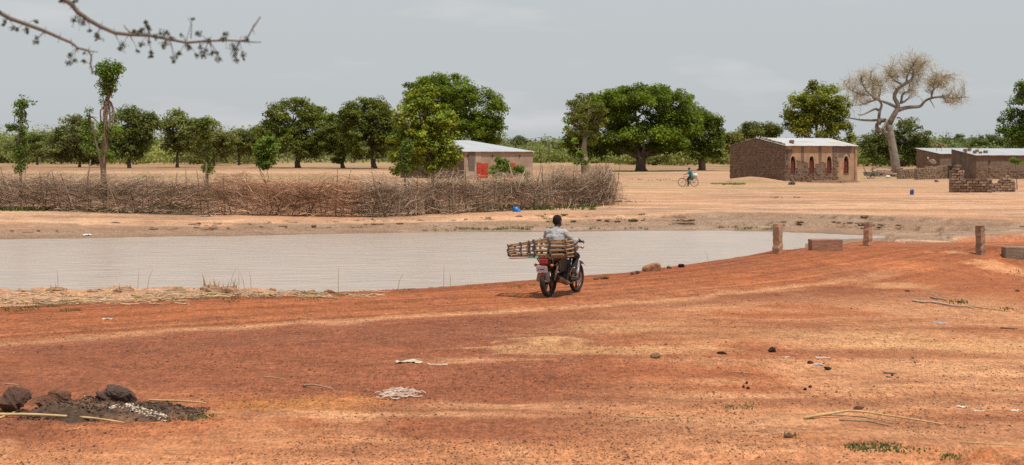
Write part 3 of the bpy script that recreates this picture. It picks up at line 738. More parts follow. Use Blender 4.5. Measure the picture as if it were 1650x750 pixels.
# the bare, tan-twigged tree beside the hall: skeleton drawn limb by limb, then twigs
def bare_tree():
    Y = 225.0; rng = np.random.default_rng(5); k = Y / FPX
    def z2p(a, b): return (1340 + a * 230 / 821, 70 + b * 210 / 750)
    bx, by = z2p(368, 700); bX = (bx - 825) * k; bz = H(bX, Y); org = np.array([bX, Y, bz])
    t = thing('bare_tree', 'tall bare-branched tree with tan twigs and a leaning pale trunk, right of the hall', 'tree', tuple(org))
    limbs = [  # (points in the crop, start radius, end radius, depth drift)
        ([(370, 745), (366, 690), (352, 600), (338, 520), (330, 455)], .68, .46, 0),
        ([(335, 460), (350, 425), (378, 380), (384, 350), (358, 318), (362, 285), (385, 250), (440, 222), (462, 205), (466, 175), (458, 150)], .42, .13, -.1),
        ([(384, 385), (420, 372), (470, 366), (515, 366), (530, 345), (560, 318), (640, 305), (660, 315), (672, 340)], .31, .08, .2),
        ([(575, 310), (582, 280), (610, 250), (650, 235)], .16, .06, .3),
        ([(338, 525), (300, 508), (272, 498), (262, 480), (270, 455), (320, 440)], .30, .24, .15),
        ([(275, 470), (272, 420), (282, 380), (300, 350), (280, 330), (285, 300), (300, 265), (275, 215)], .24, .09, .3),
        ([(372, 368), (330, 350), (290, 335), (250, 325), (215, 300), (180, 270), (155, 220), (158, 190)], .23, .06, -.3),
        ([(300, 440), (230, 445), (165, 440), (130, 430), (90, 425)], .20, .06, .4),
        ([(268, 385), (245, 375), (200, 400), (150, 418), (130, 410)], .20, .06, -.4),
        ([(400, 345), (408, 310), (425, 285), (480, 270)], .20, .07, .3),
        ([(410, 340), (432, 330), (438, 322)], .16, .10, .1),
        ([(400, 235), (360, 210), (342, 185), (345, 165)], .15, .05, .3),
        ([(430, 226), (428, 190), (445, 160), (455, 120), (470, 95)], .14, .05, -.3),
        ([(462, 205), (480, 180), (510, 150), (540, 110)], .12, .04, .2),
        ([(250, 325), (200, 345), (150, 360)], .14, .05, -.2),
        ([(240, 318), (240, 270), (250, 225), (225, 180)], .14, .05, .3),
        ([(560, 318), (585, 345), (605, 372)], .10, .03, .2),
        ([(640, 305), (690, 320), (740, 310), (770, 315)], .10, .03, -.2),
        ([(610, 250), (630, 210), (660, 180)], .09, .03, .1),
        ([(590, 270), (580, 230), (590, 190)], .08, .03, -.2),
        ([(215, 300), (150, 290), (100, 260), (80, 215)], .12, .04, .2),
        ([(378, 430), (395, 425), (420, 450), (435, 475)], .12, .05, .2),
        ([(320, 440), (300, 480), (285, 500)], .18, .18, -.1)]
    lb = Limbs(); tips = []
    for pts, r0, r1, dr in limbs:
        P = []
        for i, (a, b) in enumerate(pts):
            q = np.array(wpt(*z2p(a, b), Y)) - org; f = i / (len(pts) - 1)
            q[1] += dr * 6 * f + rng.normal() * .12 * (i > 0); P.append(q)
        P[0][2] = min(P[0][2], P[0][2]) if r0 < .9 else -.2
        # smooth
        Q = [];
        for i in range(len(P) - 1):
            for f in (0, .5): Q.append(P[i] * (1 - f) + P[i + 1] * f)
        Q.append(P[-1])
        Q = [Q[0]] + [(Q[i - 1] + 2 * Q[i] + Q[i + 1]) / 4 for i in range(1, len(Q) - 1)] + [Q[-1]]
        lb.add(Q, r0, r1, 9 if r0 > .3 else 6)
        if r1 < .2:
            st = 3 if r0 > .2 else 1
            tips += [(p, max(.03, r1)) for p in Q[len(Q) // st - len(Q) // st // 1 + (len(Q) // 3 if st == 3 else 1):]]
    lb.b.build('trunk', mat('bare_bark', (.16, .132, .105), (.28, .235, .19), .95, 1.5, .05, 5), t, True)
    # branchlets and twigs: steps outward and up from the limb ends
    masses = [(150, 200, 90, 55), (260, 190, 80, 55), (120, 260, 70, 50), (215, 260, 70, 45), (470, 100, 90, 50), (430, 150, 90, 45), (640, 210, 90, 50), (690, 250, 70, 50), (710, 325, 60, 30), (300, 240, 50, 40), (180, 330, 70, 40), (380, 170, 55, 45), (540, 210, 60, 40), (510, 130, 60, 50), (590, 240, 60, 40), (450, 270, 50, 30)]
    mc = np.array([np.array(wpt(*z2p(a, b), Y)) - org for a, b, _, _ in masses]); mr = np.array([(c * .28 * k, c * .28 * k * .9, d * .28 * k) for _, _, c, d in masses])
    Tp = np.array([p for p, _ in tips])
    P = []; Rr = []; ends = []
    for i in range(850):
        j = rng.integers(len(mc)); d = rng.normal(size=3); d /= np.linalg.norm(d); q = mc[j] + d * mr[j] * 1.45 * rng.random() ** .5
        D = np.linalg.norm(Tp - q, axis=1); a = Tp[np.argsort(D)[rng.integers(0, 3)]]
        if np.linalg.norm(q - a) > 5.5: a = a + (q - a) * .45
        P.append(curve_pts(a, q, 6, .10, rng)); r = rng.uniform(.014, .030); Rr.append(np.linspace(r * 1.3, r * .5, 6)); ends.append(P[-1][3:])
    V, F = tubes_bulk(np.array(P), np.array(Rr), 4)
    o = obj('twigs', mesh('twigs', V, F, M_twig, False, np.tile(np.array([.26, .20, .15]), (len(V), 1))), t); tag(o, kind='stuff')
    E = np.concatenate(ends); P = []; Rr = []
    n = 5600; a = E[rng.integers(len(E), size=n)]; d = rng.normal(size=(n, 3)) + np.array([0, 0, .35]); d /= np.linalg.norm(d, axis=1, keepdims=True)
    ln = rng.uniform(.35, 1.25, (n, 1)); tt = np.array([0, .5, 1.0])[None, :, None]
    P = a[:, None, :] + (d * ln)[:, None, :] * tt + rng.normal(size=(n, 3, 3)) * .05
    V, F = tubes_bulk(P, np.tile(np.array([.011, .009, .006]), (n, 1)), 3)
    o = obj('fine_twigs', mesh('fine_twigs', V, F, M_twig, False, np.tile(np.array([.46, .38, .24]), (len(V), 1))), t); tag(o, kind='stuff')
    q = P[:, 2]; nn = rng.normal(size=(n, 3)); nn /= np.linalg.norm(nn, axis=1, keepdims=True)
    V, F = leaf_quads(q, nn, rng.uniform(.03, .065, n), rng)
    cc = np.repeat(np.array([.50, .42, .24]) * (1 + rng.normal(size=(n, 1)) * .2) + rng.random((n, 1)) * np.array([-.08, .0, -.05]), 4, 0)
    o = obj('crown', mesh('crown', V, F, M_leaf, False, np.clip(cc, .02, 1)), t); tag(o, kind='stuff')
bare_tree()
# ------------------------------------------------------------------ brush fence
FENCE = [(-34.0, 84.0)] + [gpt(a, b) for a, b in ((-60, 339), (120, 341), (300, 343), (480, 344), (620, 345.5), (740, 341), (850, 337), (940, 333.5), (970, 331))] + [(4.95, 91.8), (4.3, 97.0)]
FENCE = np.array(FENCE); _fl = np.concatenate([[0], np.cumsum(np.linalg.norm(np.diff(FENCE, axis=0), axis=1))])
def fence_at(t):
    """position and direction at arc length t"""
    t = np.asarray(t, float)
    x = np.interp(t, _fl, FENCE[:, 0]); y = np.interp(t, _fl, FENCE[:, 1]); e = .4
    dx = np.interp(np.minimum(t + e, _fl[-1]), _fl, FENCE[:, 0]) - np.interp(np.maximum(t - e, 0), _fl, FENCE[:, 0])
    dy = np.interp(np.minimum(t + e, _fl[-1]), _fl, FENCE[:, 1]) - np.interp(np.maximum(t - e, 0), _fl, FENCE[:, 1])
    n = np.hypot(dx, dy) + 1e-9; return x, y, dx / n, dy / n
def build_fence():
    rng = np.random.default_rng(12); root = thing('brush_fence', 'long fence of heaped dry brush and crooked stakes along the far bank', 'fence', (0, 80, 0))
    org = np.array([0, 80, 0.0]); LT = _fl[-1]
    P = []; Rr = []; Cc = []
    def add_set(n, t0, t1, hlo, hhi, ln, slope, rad, depth, cols, K=4, curl=.10, hpow=1.0):
        t = rng.uniform(t0, t1, n); x, y, dx, dy = fence_at(t)
        hump = 0.80 + .55 * fbm(t / 2.2, t * 0, 3, 5)
        h = (hlo + (hhi - hlo) * rng.random(n) ** hpow) * hump; dp = rng.normal(size=n) * depth * (1.15 - .5 * h / 1.7)
        cx = x - dy * dp; cy = y + dx * dp
        L_ = rng.uniform(*ln, n); sl = rng.normal(size=n) * slope[1] * .8 + slope[0] * np.where(rng.random(n) < .5, 1, -1) + (fbm(t / 1.4, h * 1.2 + dp, 3, 77) - .5) * 1.5
        az = rng.normal(size=n) * .45
        ux = (dx * np.cos(az) - dy * np.sin(az)) * np.cos(sl); uy = (dy * np.cos(az) + dx * np.sin(az)) * np.cos(sl); uz = np.sin(sl)
        s = np.linspace(-.5, .5, K)[None, :]; bow = rng.normal(size=(n, 1)) * curl * L_[:, None] * (1 - 4 * s ** 2)
        q = np.stack([cx[:, None] + ux[:, None] * s * L_[:, None], cy[:, None] + uy[:, None] * s * L_[:, None], h[:, None] + uz[:, None] * s * L_[:, None] + bow], -1)
        q += rng.normal(size=q.shape) * .018
        gz = np.array(land(cx, cy)); q[:, :, 2] += gz[:, None]; q[:, :, 2] = np.maximum(q[:, :, 2], gz[:, None] + .01)
        P.append(q - org); r = rng.uniform(*rad, n)[:, None]; Rr.append(r * np.linspace(1.1, .45, K)[None, :])
        c = np.array(cols)[rng.integers(len(cols), size=n)] * np.clip(1 + rng.normal(size=(n, 1)) * .25, .4, 1.8)
        reds = ss(.55, .75, fbm(t / 5.0 + 3, t * 0, 2, 9))[:, None]; c = c * (1 - reds * np.array([-.18, .12, .26])) * np.array([1.04, .96, .88])
        Cc.append(np.repeat(c, K * 3, 0))
    dark = [(.15, .105, .075), (.21, .15, .11), (.11, .078, .055), (.27, .20, .145)]; pale = [(.40, .31, .23), (.52, .43, .33), (.32, .24, .175), (.22, .16, .115)]
    add_set(16000, 0, LT - 1, .05, 1.30, (.6, 1.9), (.10, .20), (.0025, .0075), .38, dark, hpow=.9)
    add_set(6500, 0, LT - 1, .65, 1.65, (.6, 1.6), (.20, .26), (.0025, .007), .34, pale + dark[:2])  # paler twigs high up: sunlight on the fence top put into their colour
    add_set(2600, 0, LT, .1, 1.35, (.5, 1.2), (.12, .30), (.004, .009), .45, pale)
    add_set(1500, 0, LT, .85, 1.65, (.4, .9), (.9, .45), (.003, .008), .40, pale)
    add_set(1500, LT - 9.5, LT, .3, 1.5, (.6, 1.2), (1.0, .30), (.004, .010), .42, pale + dark)
    add_set(500, 0, LT, .0, .18, (.4, 1.0), (.03, .08), (.006, .014), .9, pale)
    V, F = tubes_bulk(np.concatenate(P), np.concatenate(Rr), 3)
    tag(obj('brush', mesh('brush', V, F, M_twig, False, np.clip(np.concatenate(Cc), .02, 1)), root), kind='stuff')
    # stakes: a few crooked shapes, shared
    shapes = []
    for v in range(7):
        b = MB(); k = 6; x = y = 0; pts = []
        for i in range(k):
            pts.append((x, y, i / (k - 1))); x += random.uniform(-.035, .035); y += random.uniform(-.035, .035)
        b.tube(pts, [.034, .032, .03, .027, .024, .018], 6)
        if v % 2:
            p = Vector(pts[3]); b.tube([p, p + Vector((random.choice((-1, 1)) * .07, .01, .10)), p + Vector((random.choice((-1, 1)) * .11, .02, .22))], [.02, .017, .011], 5)
        shapes.append(b.v and (b.me('stake', M_stick, True), b.me('stake', M_stickdark, True)))
    for i in range(150):
        t = (i + rng.random()) / 150 * LT; x, y, dx, dy = [float(q) for q in fence_at(t)]
        dp = rng.normal() * .32; x -= dy * dp; y += dx * dp
        sh = shapes[rng.integers(7)][1 if rng.random() < .5 else 0]
        hh = rng.uniform(1.45, 2.05) if rng.random() < .8 else rng.uniform(2.0, 2.5)
        w_ = rng.uniform(.5, 1.0)
        obj('stake', sh, root, (x - org[0], y - org[1], H(x, y) - .05), (rng.normal() * .12, rng.normal() * .20, rng.uniform(0, 6)), (w_, w_, hh))
    # stakes leaning on the face of the fence, and the panel of upright sticks
    for (a, b_, c_, d_, r, m_) in ((621, 346, 603, 292, .06, M_stickdark), (955, 333, 941, 286, .045, M_stick), (962, 332, 950, 306, .035, M_stick), (739, 342, 722, 310, .032, M_stick), (739, 330, 745, 308, .025, M_stick),
                               (833, 308, 820, 262, .03, M_stick), (834, 308, 846, 275, .028, M_stick), (914, 332, 916, 296, .035, M_stick), (690, 340, 694, 292, .03, M_stick), (318, 327, 310, 285, .03, M_stick), (292, 315, 284, 292, .03, M_stick), (140, 316, 146, 258, .045, M_stickdark)):
        y0 = 7560 / (a * 0 + (b_ if b_ > 325 else 340) - 246) - .25
        p0 = wpt(a, b_, y0); p1 = wpt(c_, d_, y0 + .3); mid = (p0 + p1) / 2 + Vector((random.uniform(-.08, .08), 0, 0))
        if b_ > 325: p0.z = H(p0.x, p0.y) - .04
        MB().tube([p0 - Vector(org), mid - Vector(org), p1 - Vector(org)], [r, r * .9, r * .65], 6).build('leaning_stake', m_, root, True)
    for i in range(15):
        px = 686 + i * 1.55 + random.uniform(-.5, .5); y0 = 79.0; p0 = wpt(px, 341, y0); p0.z = H(p0.x, y0) - .03; p1 = wpt(px + random.uniform(-3, 3), 293 + random.uniform(-3, 14), y0 + .15)
        MB().tube([p0 - Vector(org), (p0 + p1) / 2 + Vector((random.uniform(-.03, .03), 0, 0)) - Vector(org), p1 - Vector(org)], [.024, .022, .016], 5).build('upright_stick', random.choice((M_stick, M_stick, M_stickdark)), root, True)
build_fence()

# young tree standing in the end of the fence, and a bare forked pole
tree('thin sapling with yellow-green leaves rising out of the right end of the brush fence', 938,
     [(936, 250, 10, 9), (926, 228, 5, 8), (914, 206, 5, 6), (942, 262, 7, 6), (930, 262, 6, 5)], 89, (.095, .145, .032), 18, .05, clump_r=.20, n_clumps=26, per=22, leaf=.12, shell=.2, n_branch=16,
     trunk_path=[(938, 331), (939, 290), (937, 262), (931, 240)], cat='sapling', name='sapling')

# ------------------------------------------------------------------ buildings
M_mud = mat('mud_wall', (.215, .145, .105), (.14, .095, .068), .95, 1.6, .03, 12)
M_brick = mat_col('mud_brick', .95, 9.0, .3, .02)
M_tin = mat('galvanised_roof', (.47, .485, .50), (.40, .385, .37), .45, 1.1, 0, metal=.25, spec=.5, stretch=(1, .25, 1), contrast=(.4, .75))
M_tinrust = mat('stained_roof', (.50, .50, .495), (.44, .33, .235), .48, .9, 0, metal=.2, spec=.5, stretch=(.5, 1.6, 1), contrast=(.50, .72))
M_plaster = mat('tan_plaster', (.43, .265, .155), (.30, .19, .12), .95, 1.3, .02, 14)
M_plaster2 = mat('pink_plaster', (.40, .275, .205), (.30, .205, .15), .95, .9, .02, 14)
M_greypl = mat('grey_render', (.185, .135, .105), (.14, .10, .078), .95, 2.0, .02, 14)
M_maroon = mat('maroon_paint', (.15, .038, .028), (.11, .03, .022), .6, 3)
M_red = mat('red_paint', (.52, .055, .03), (.40, .045, .028), .5, 3)
M_dark = mat('dark_opening', (.02, .016, .013), (.03, .022, .018), .9, 3)
M_wood = mat('roof_timber', (.19, .13, .09), (.13, .09, .065), .9, 3)
BR = [(.205, .135, .094), (.19, .125, .087), (.215, .145, .103), (.175, .115, .08), (.20, .135, .097)]

def brick_mesh(kind=0):
    b = MB(); b.box((-.5, -.5, 0), (.5, .5, 1), jit=.05, c=BR[kind % 5]); return b.me('brick', M_brick, False, True)

def brick_skin(Lw, z0f, z1f, M, bw=.36, bh=.155, prot=.045, seed=1, keep=None, proud=.25):
    """courses of proud mud bricks on a wall face: x along the wall 0..Lw, face at y=0, outward -y"""
    rng = random.Random(seed); b = MB(); r = 0; z = -.05
    while z < 6:
        x = -.5 * bw * (r % 2)
        while x < Lw:
            xa, xb = max(x + .012, 0), min(x + bw - .012, Lw); xm = (xa + xb) / 2
            if xb - xa > .08 and z + bh > z0f(xm) and z + bh < z1f(xm) and (keep is None or keep(xm, z + bh / 2)):
                p = rng.uniform(.012, prot) + (prot if rng.random() < proud else 0); c = BR[rng.randrange(5)]; q = rng.uniform(.85, 1.15); c = tuple(k * q for k in c)
                b.box((xa, -p, z + .012), (xb, .03, z + bh - .012), M, .008, c)
            x += bw
        z += bh; r += 1
    return b

def corr_roof(Lx, y0, z0, y1, z1, pitch=.30, amp=.018, th=.012, rng=None, sag=.0):
    """one corrugated slope: ribs run down the slope, along x is the eave"""
    n = max(8, int(Lx / pitch) * 4); v = []; f = []
    for j, (y, z) in enumerate(((y0, z0), ((y0 + y1) / 2, (z0 + z1) / 2 - sag), (y1, z1))):
        for i in range(n + 1):
            x = Lx * i / n; a = amp * math.sin(x / pitch * 2 * math.pi)
            sheet = .012 * ((int(x / .85)) % 2)
            v.append((x, y, z + a + sheet))
    m = n + 1
    for j in range(2):
        for i in range(n): f.append((j * m + i, j * m + i + 1, (j + 1) * m + i + 1, (j + 1) * m + i))
    o = len(v); v += [(x, y, z - th) for x, y, z in v]
    f += [tuple(reversed([q + o for q in g])) for g in f[:]]
    ring = [i for i in range(m)] + [m + n, 2 * m + n] + [2 * m + i for i in range(n - 1, -1, -1)] + [m]
    for a, b_ in zip(ring, ring[1:] + ring[:1]): f.append((a, a + o, b_ + o, b_))
    return v, f

def frame_from(corner, right_dir):
    """local frame: x along the front (to the right in view), y into the building, z up"""
    d = Vector((right_dir[0], right_dir[1], 0)).normalized(); return math.atan2(d.y, d.x)

# --- the long hall: brick gable on the left, four pointed windows in the front
def arch_half(w, zs, zt, n=5):
    """right half of a pointed arch outline from springing (w, zs) up to the point (0, zt)"""
    out = []
    for i in range(n + 1):
        a = i / n; out.append((w * math.cos(a * math.pi / 2) ** .75, zs + (zt - zs) * math.sin(a * math.pi / 2) ** 1.15))
    out[-1] = (0, zt); return out

def hall():
    cx, cy = gpt(1265, 294); FL, DL = 9.1, 7.9; z0 = H(cx, cy) - .1
    rz = R(33)
    t = thing('brick_hall', 'long mud-brick hall with tin gable roof and four pointed arch windows', 'building', (cx, cy, z0), rz)
    HE, HR = 3.42, 4.12
    ctr = [.105 * FL, .365 * FL, .615 * FL, .86 * FL]; ww = .33; zs, zk, zt = .78, 1.75, 2.45
    b = MB(); xs = [0] + [(ctr[i] + ctr[i + 1]) / 2 for i in range(3)] + [FL]; TH = .32
    for i in range(4):
        x0, x1, c = xs[i], xs[i + 1], ctr[i]; half = arch_half(ww, zk, zt)
        left = [(x0, -.3), (c - .001, -.3), (c - .001, zs), (c - ww, zs)] + [(c - x, z) for x, z in half] + [(c, HE), (x0, HE)]
        rgt = [(x1, -.3), (x1, HE), (c, HE)] + [(c + x, z) for x, z in reversed(half)] + [(c + ww, zs), (c + .001, zs), (c + .001, -.3)]
        b.prism([(x, z) for x, z in left][::-1], TH); b.prism([(x, z) for x, z in rgt][::-1], TH)
    b.build('front_wall', M_mud, t)
    g = MB(); gp = [(0, -.3), (DL, -.3), (DL, HE), (DL / 2, HR), (0, HE)]
    Mg = Matrix(((0, 1, 0, 0), (1, 0, 0, 0), (0, 0, 1, 0), (0, 0, 0, 1)))      # x along depth, thickness along local x
    g.prism(gp, .32, Mg @ Matrix.Identity(4)); g2 = MB(); g2.prism(gp, .32, Matrix.Translation((FL - .32, 0, 0)) @ Mg)
    g.build('gable_wall', M_mud, t); g2.build('gable_wall', M_mud, t)
    MB().box((.33, DL - .32, -.3), (FL - .33, DL, HE)).build('rear_wall', M_mud, t)
    # bricks of the left gable (outward is -x): wall x runs from the far end to the front corner
    Mb = Matrix(((0, 1, 0, 0), (-1, 0, 0, DL), (0, 0, 1, 0), (0, 0, 0, 1)))
    bs = brick_skin(DL, lambda x: -.2, lambda x: HE + (HR - HE) * (1 - abs(x - DL / 2) / (DL / 2)) - .02, Mb, bw=.30, bh=.15, seed=3, proud=.22)
    tag(bs.build('brickwork', M_brick, t, usecol=True), kind='stuff')
    # bricks exposed low on the front
    def keep(x, z):
        if x > FL * .745: return False
        for c in ctr:
            if abs(x - c) < ww + .12 and zs - .12 < z < zt + .1: return False
        lim = 1.55 + .5 * math.sin(x * 2.3) + .25 * math.sin(x * 5.1 + 1) + (.45 if x > 5 else 0); return z < lim
    bs = brick_skin(FL, lambda x: .05, lambda x: HE, Matrix.Identity(4), bw=.30, bh=.15, seed=4, keep=keep, proud=.4, prot=.05)
    tag(bs.build('exposed_brickwork', M_brick, t, usecol=True), kind='stuff')
    # plaster skins
    def skin(poly, m_, nm, pr=.03):
        q = MB(); q.prism(poly, pr, Matrix.Translation((0, -pr - .002, 0))); return q.build(nm, m_, t)
    for (x0, x1, zb) in ((.10, 2.02, 2.05), (2.38, 4.25, 1.75), (4.62, 6.02, 1.60)):
        cs = [c for c in ctr if x0 < c < x1]; c = cs[0] if cs else (x0 + x1) / 2
        half = arch_half(ww + .06, zk, zt + .08); zb2 = max(zb, zk + .02)
        lft = [(x0, zb2 + .15), (c - ww - .1, zb2)] + [(c - x, z) for x, z in half if z > zb2] + [(c, HE - .01), (x0, HE - .01)]
        rgt = [(c, HE - .01)] + [(c + x, z) for x, z in reversed(half) if z > zb2] + [(c + ww + .1, zb2), (x1, zb2 - .12), (x1, HE - .01)]
        if x0 < 1: lft = [(.62, 2.75), (c - .02, zt + .1), (c, HE - .01), (x0, HE - .01), (x0, 3.05), (.35, 3.2)]
        skin(lft[::-1], M_plaster, 'plaster_panel'); skin(rgt[::-1], M_plaster, 'plaster_panel')
    for (x0, x1, zb) in ((2.05, 2.36, 1.9), (4.28, 4.60, 1.7), (6.04, 6.66, 1.9), (.0, .08, 1.6)):
        skin([(x0, zb), (x0, HE - .01), (x1, HE - .01), (x1, zb + .1)], M_greypl, 'bare_render_strip', .045)
    skin([(.4, 2.1), (.38, 2.7), (.5, 3.1), (.85, 3.15), (.9, 2.75), (.72, 2.45), (.6, 2.1)], M_greypl, 'bare_render_strip', .04)
    # right bay, plastered to the ground
    c = ctr[3]; half = arch_half(ww + .02, zk, zt + .02)
    lft = [(6.68, .1), (c, .1), (c, zs - .02), (c - ww - .02, zs - .02)] + [(c - x, z) for x, z in half] + [(c, HE - .01), (6.68, HE - .01)]
    rgt = [(FL, .1), (FL, HE - .01), (c, HE - .01)] + [(c + x, z) for x, z in reversed(half)] + [(c + ww + .02, zs - .02), (c, zs - .02), (c, .1)]
    skin(lft[::-1], M_plaster, 'plaster_panel'); skin(rgt[::-1], M_plaster, 'plaster_panel')
    skin([(6.75, 2.3), (6.72, HE - .05), (FL - .5, HE - .05), (FL - .7, 2.9), (FL - .9, 2.3), (c + .45, 2.25), (c, 2.72), (c - .45, 2.3)][::-1], M_greypl, 'bare_render_strip', .042)
    q = MB(); q.box((FL - .16, -.14, 0), (FL + .10, .1, HE - .02), jit=.01); q.build('corner_pilaster', M_plaster, t)
    q = MB(); q.box((3.2, -.16, -.45), (FL + .12, .0, .12), jit=.02); q.box((FL * .76, -.30, -.45), (FL + .15, -.14, .02), jit=.02); q.build('plinth', mat('plinth_mud', (.33, .205, .13), (.23, .15, .10), .95, 1.5, .03, 10), t)
    for i, c in enumerate(ctr):
        wn = tag(empty('arch_window', (c, 0, zs)), None); wn.parent = t
        # light plaster reveal round the arch
        half = arch_half(ww, zk - zs, zt - zs, 7); ho = arch_half(ww + .10, zk - zs - .15, zt - zs + .14, 7)
        out = [(x, z) for x, z in ho]; inn = [(x, z) for x, z in half]
        s = MB()
        for sg in (-1, 1):
            A = [(sg * x, z) for x, z in ([(ww + .10, .55)] + out)]; B = [(sg * x, z) for x, z in ([(ww, .55)] + inn)]
            for k_ in range(len(A) - 1):
                poly = [A[k_], A[k_ + 1], B[k_ + 1], B[k_]]
                if sg < 0: poly = poly[::-1]
                s.prism(poly, .14, Matrix.Translation((0, -.06, 0)))
        s.build('surround', mat('pale_lime', (.46, .30, .20), (.36, .23, .15), .95, 4, .01), wn)
        sh = MB()
        for x0, x1 in ((-ww + .01, -.012), (.012, ww - .01)):
            top = 1.28 if i in (0, 1, 2) else 1.22
            sh.box((x0, .12, .02), (x1, .16, top))
            sh.box((x0 + .05, .105, .10), (x1 - .05, .12, .55)); sh.box((x0 + .05, .105, .65), (x1 - .05, .12, 1.12))
        sh.build('shutter', M_maroon, wn)
        MB().box((-ww - .06, -.07, -.07), (ww + .06, .18, -.003), jit=.006).build('sill', M_mud, wn)
    for y0, zz0, y1, zz1, nm in ((-.28, HE - .03, DL / 2, HR + .04, 'front'), (DL + .25, HE - .03, DL / 2, HR + .04, 'rear')):
        v, f = corr_roof(FL + .35, y0, zz0, y1, zz1)
        v = [(x - .12, y, z + .03) for x, y, z in v]; q = MB(); q.add(v, f); q.build('roof_slope', M_tinrust, t)
    q = MB()
    for xx in (.9, 2.4, 3.9, 5.4, 6.9, 8.3): q.box((xx, -.18, HE - .11), (xx + .07, .0, HE - .03))
    q.build('rafter_ends', M_wood, t)
    # loose bricks weighing down the verge of the roof
    n = 0; Mw = Matrix.Translation((cx, cy, z0)) @ Matrix.Rotation(rz, 4, 'Z')
    for k_ in range(13):
        f_ = .06 + k_ * .068 + random.uniform(-.01, .01); yy = f_ * DL / 2; zz = HE + (HR - HE) * f_ + .05
        if 4.2 < yy < 4.8: continue
        p = Mw @ Vector((random.uniform(.0, .28), yy, zz)); s_ = random.uniform(.8, 1.3)
        o = obj('roof_brick', ROOFB[k_ % 3], None, p, (random.uniform(-.1, .1), random.uniform(-.15, .1), rz + random.uniform(0, 3)), (.30 * s_, .17 * s_, .13 * s_))
        tag(o, 'loose mud brick on the left verge of the hall roof, %s up from the eave' % nth(n), 'brick', 'bricks along the hall roof verge'); n += 1
    for (yy, xx, lab, s_) in ((DL * .5 + 1.6, .05, 'loose brick on the rear slope corner of the hall roof', 1.0), (1.0, 1.75, 'single large brown stone lying on the front slope of the hall roof', 1.6)):
        zz = HE + (HR - HE) * (yy / (DL / 2) if yy < DL / 2 else 2 - yy / (DL / 2)) + .06
        o = obj('roof_stone', ROOFB[1], None, Mw @ Vector((xx, yy, zz)), (0.05, -.05, rz + .6), (.30 * s_, .24 * s_, .20 * s_)); tag(o, lab, 'stone')
    return t
ROOFB = [brick_mesh(i) for i in range(3)]
hall()

def shed(name, label, corner, base_py, front_px, left_px, HEf, HB, front_m, left_m, roof_m, brick_left=True, brick_low=None, over=.22, z_off=0.0):
    """mono-pitch house: front to the right of the corner, side wall to its left; roof falls to the front"""
    cx, cy = gpt(corner, base_py); k = cy / FPX
    fl = (front_px - corner) * k; ll = (corner - left_px) * k
    az = (corner - 825) / FPX; rz = math.atan2(math.sqrt(fl * ll), fl) - az * .5; DLn = ll / (math.sin(rz) + az * math.cos(rz)); FLn = fl / (math.cos(rz) - az * math.sin(rz))
    z0 = H(cx, cy) - .1 + z_off
    t = thing(name, label, 'building', (cx, cy, z0), rz)
    MB().box((0, 0, -.3), (FLn, .3, HEf)).build('front_wall', front_m, t)
    Mg = Matrix(((0, 1, 0, 0), (1, 0, 0, 0), (0, 0, 1, 0), (0, 0, 0, 1)))
    gp = [(.301, -.3), (DLn, -.3), (DLn, HB), (.301, HEf + (HB - HEf) * .301 / DLn)]
    MB().prism(gp, .3, Mg).build('side_wall', left_m, t); MB().prism(gp, .3, Matrix.Translation((FLn - .3, 0, 0)) @ Mg).build('side_wall', left_m, t)
    MB().box((.301, DLn - .3, -.3), (FLn - .301, DLn - .001, HB - .01)).build('rear_wall', left_m, t)
    Mb = Matrix(((0, 1, 0, 0), (-1, 0, 0, DLn), (0, 0, 1, 0), (0, 0, 0, 1)))
    if brick_left:
        bs = brick_skin(DLn, lambda x: -.2, lambda x: HB + (HEf - HB) * x / DLn - .02, Mb, seed=int(corner), proud=.2, prot=.03)
        tag(bs.build('brickwork', M_brick, t, usecol=True), kind='stuff')
    if brick_low:
        bs = brick_skin(FLn, lambda x: -.1, lambda x: brick_low + .12 * math.sin(x * 2) + .1 * math.sin(x * 5), Matrix.Identity(4), bw=.36, bh=.16, seed=int(corner) + 1, proud=.3)
        tag(bs.build('exposed_brickwork', M_brick, t, usecol=True), kind='stuff')
    v, f = corr_roof(FLn + 2 * .18, -over, HEf + .02 - over * (HB - HEf) / DLn, DLn + .2, HB + .03 + .2 * (HB - HEf) / DLn)
    q = MB(); q.add([(x - .18, y, z) for x, y, z in v], f); q.build('roof', roof_m, t)
    return t, FLn, DLn, Matrix.Translation((cx, cy, z0)) @ Matrix.Rotation(rz, 4, 'Z')

# --- the house with red doors, behind the fence
t, FLn, DLn, Mw = shed('plastered_house', 'plastered house with white tin roof and red metal doors, behind the brush fence', 748, 288, 863, 641, 3.0, 4.25, M_plaster2, M_mud, M_tin)
for x0, wd, hh in ((.175 * FLn, 1.75, 1.72), (.615 * FLn, 1.25, 1.72)):
    dr = empty('red_door', (x0, 0, 0)); dr.parent = t
    for s_ in range(2):
        xa = s_ * wd / 2 + .012; xb = (s_ + 1) * wd / 2 - .012
        q = MB(); q.box((xa, -.05, .05), (xb, -.004, hh))
        for za, zb in ((.12, .55), (.62, 1.08), (1.15, hh - .07)): q.box((xa + .07, -.065, za), (xb - .07, -.05, zb))
        q.build('door_leaf', M_red, dr)
    MB().box((wd / 2 - .09, -.10, .85), (wd / 2 - .055, -.067, 1.02)).build('handle', M_dark, dr)
_mr = mat('worn_render', (.47, .33, .25), (.36, .245, .18), .95, 1.2, .02, 12)
for _a, _b, _h in ((0, .17, 1.30), (.30, .61, 1.28), (.735, 1, 1.25)): MB().box((_a * FLn, -.035, -.2), (_b * FLn, -.002, _h), jit=.01).build('lower_render', _mr, t)
q = MB(); q.box((.16 * FLn, -.05, 1.8), (.235 * FLn, -.003, 2.98), jit=.015); q.build('patched_strip', mat('pale_patch', (.44, .32, .24), (.36, .25, .18), .95, 2), t)
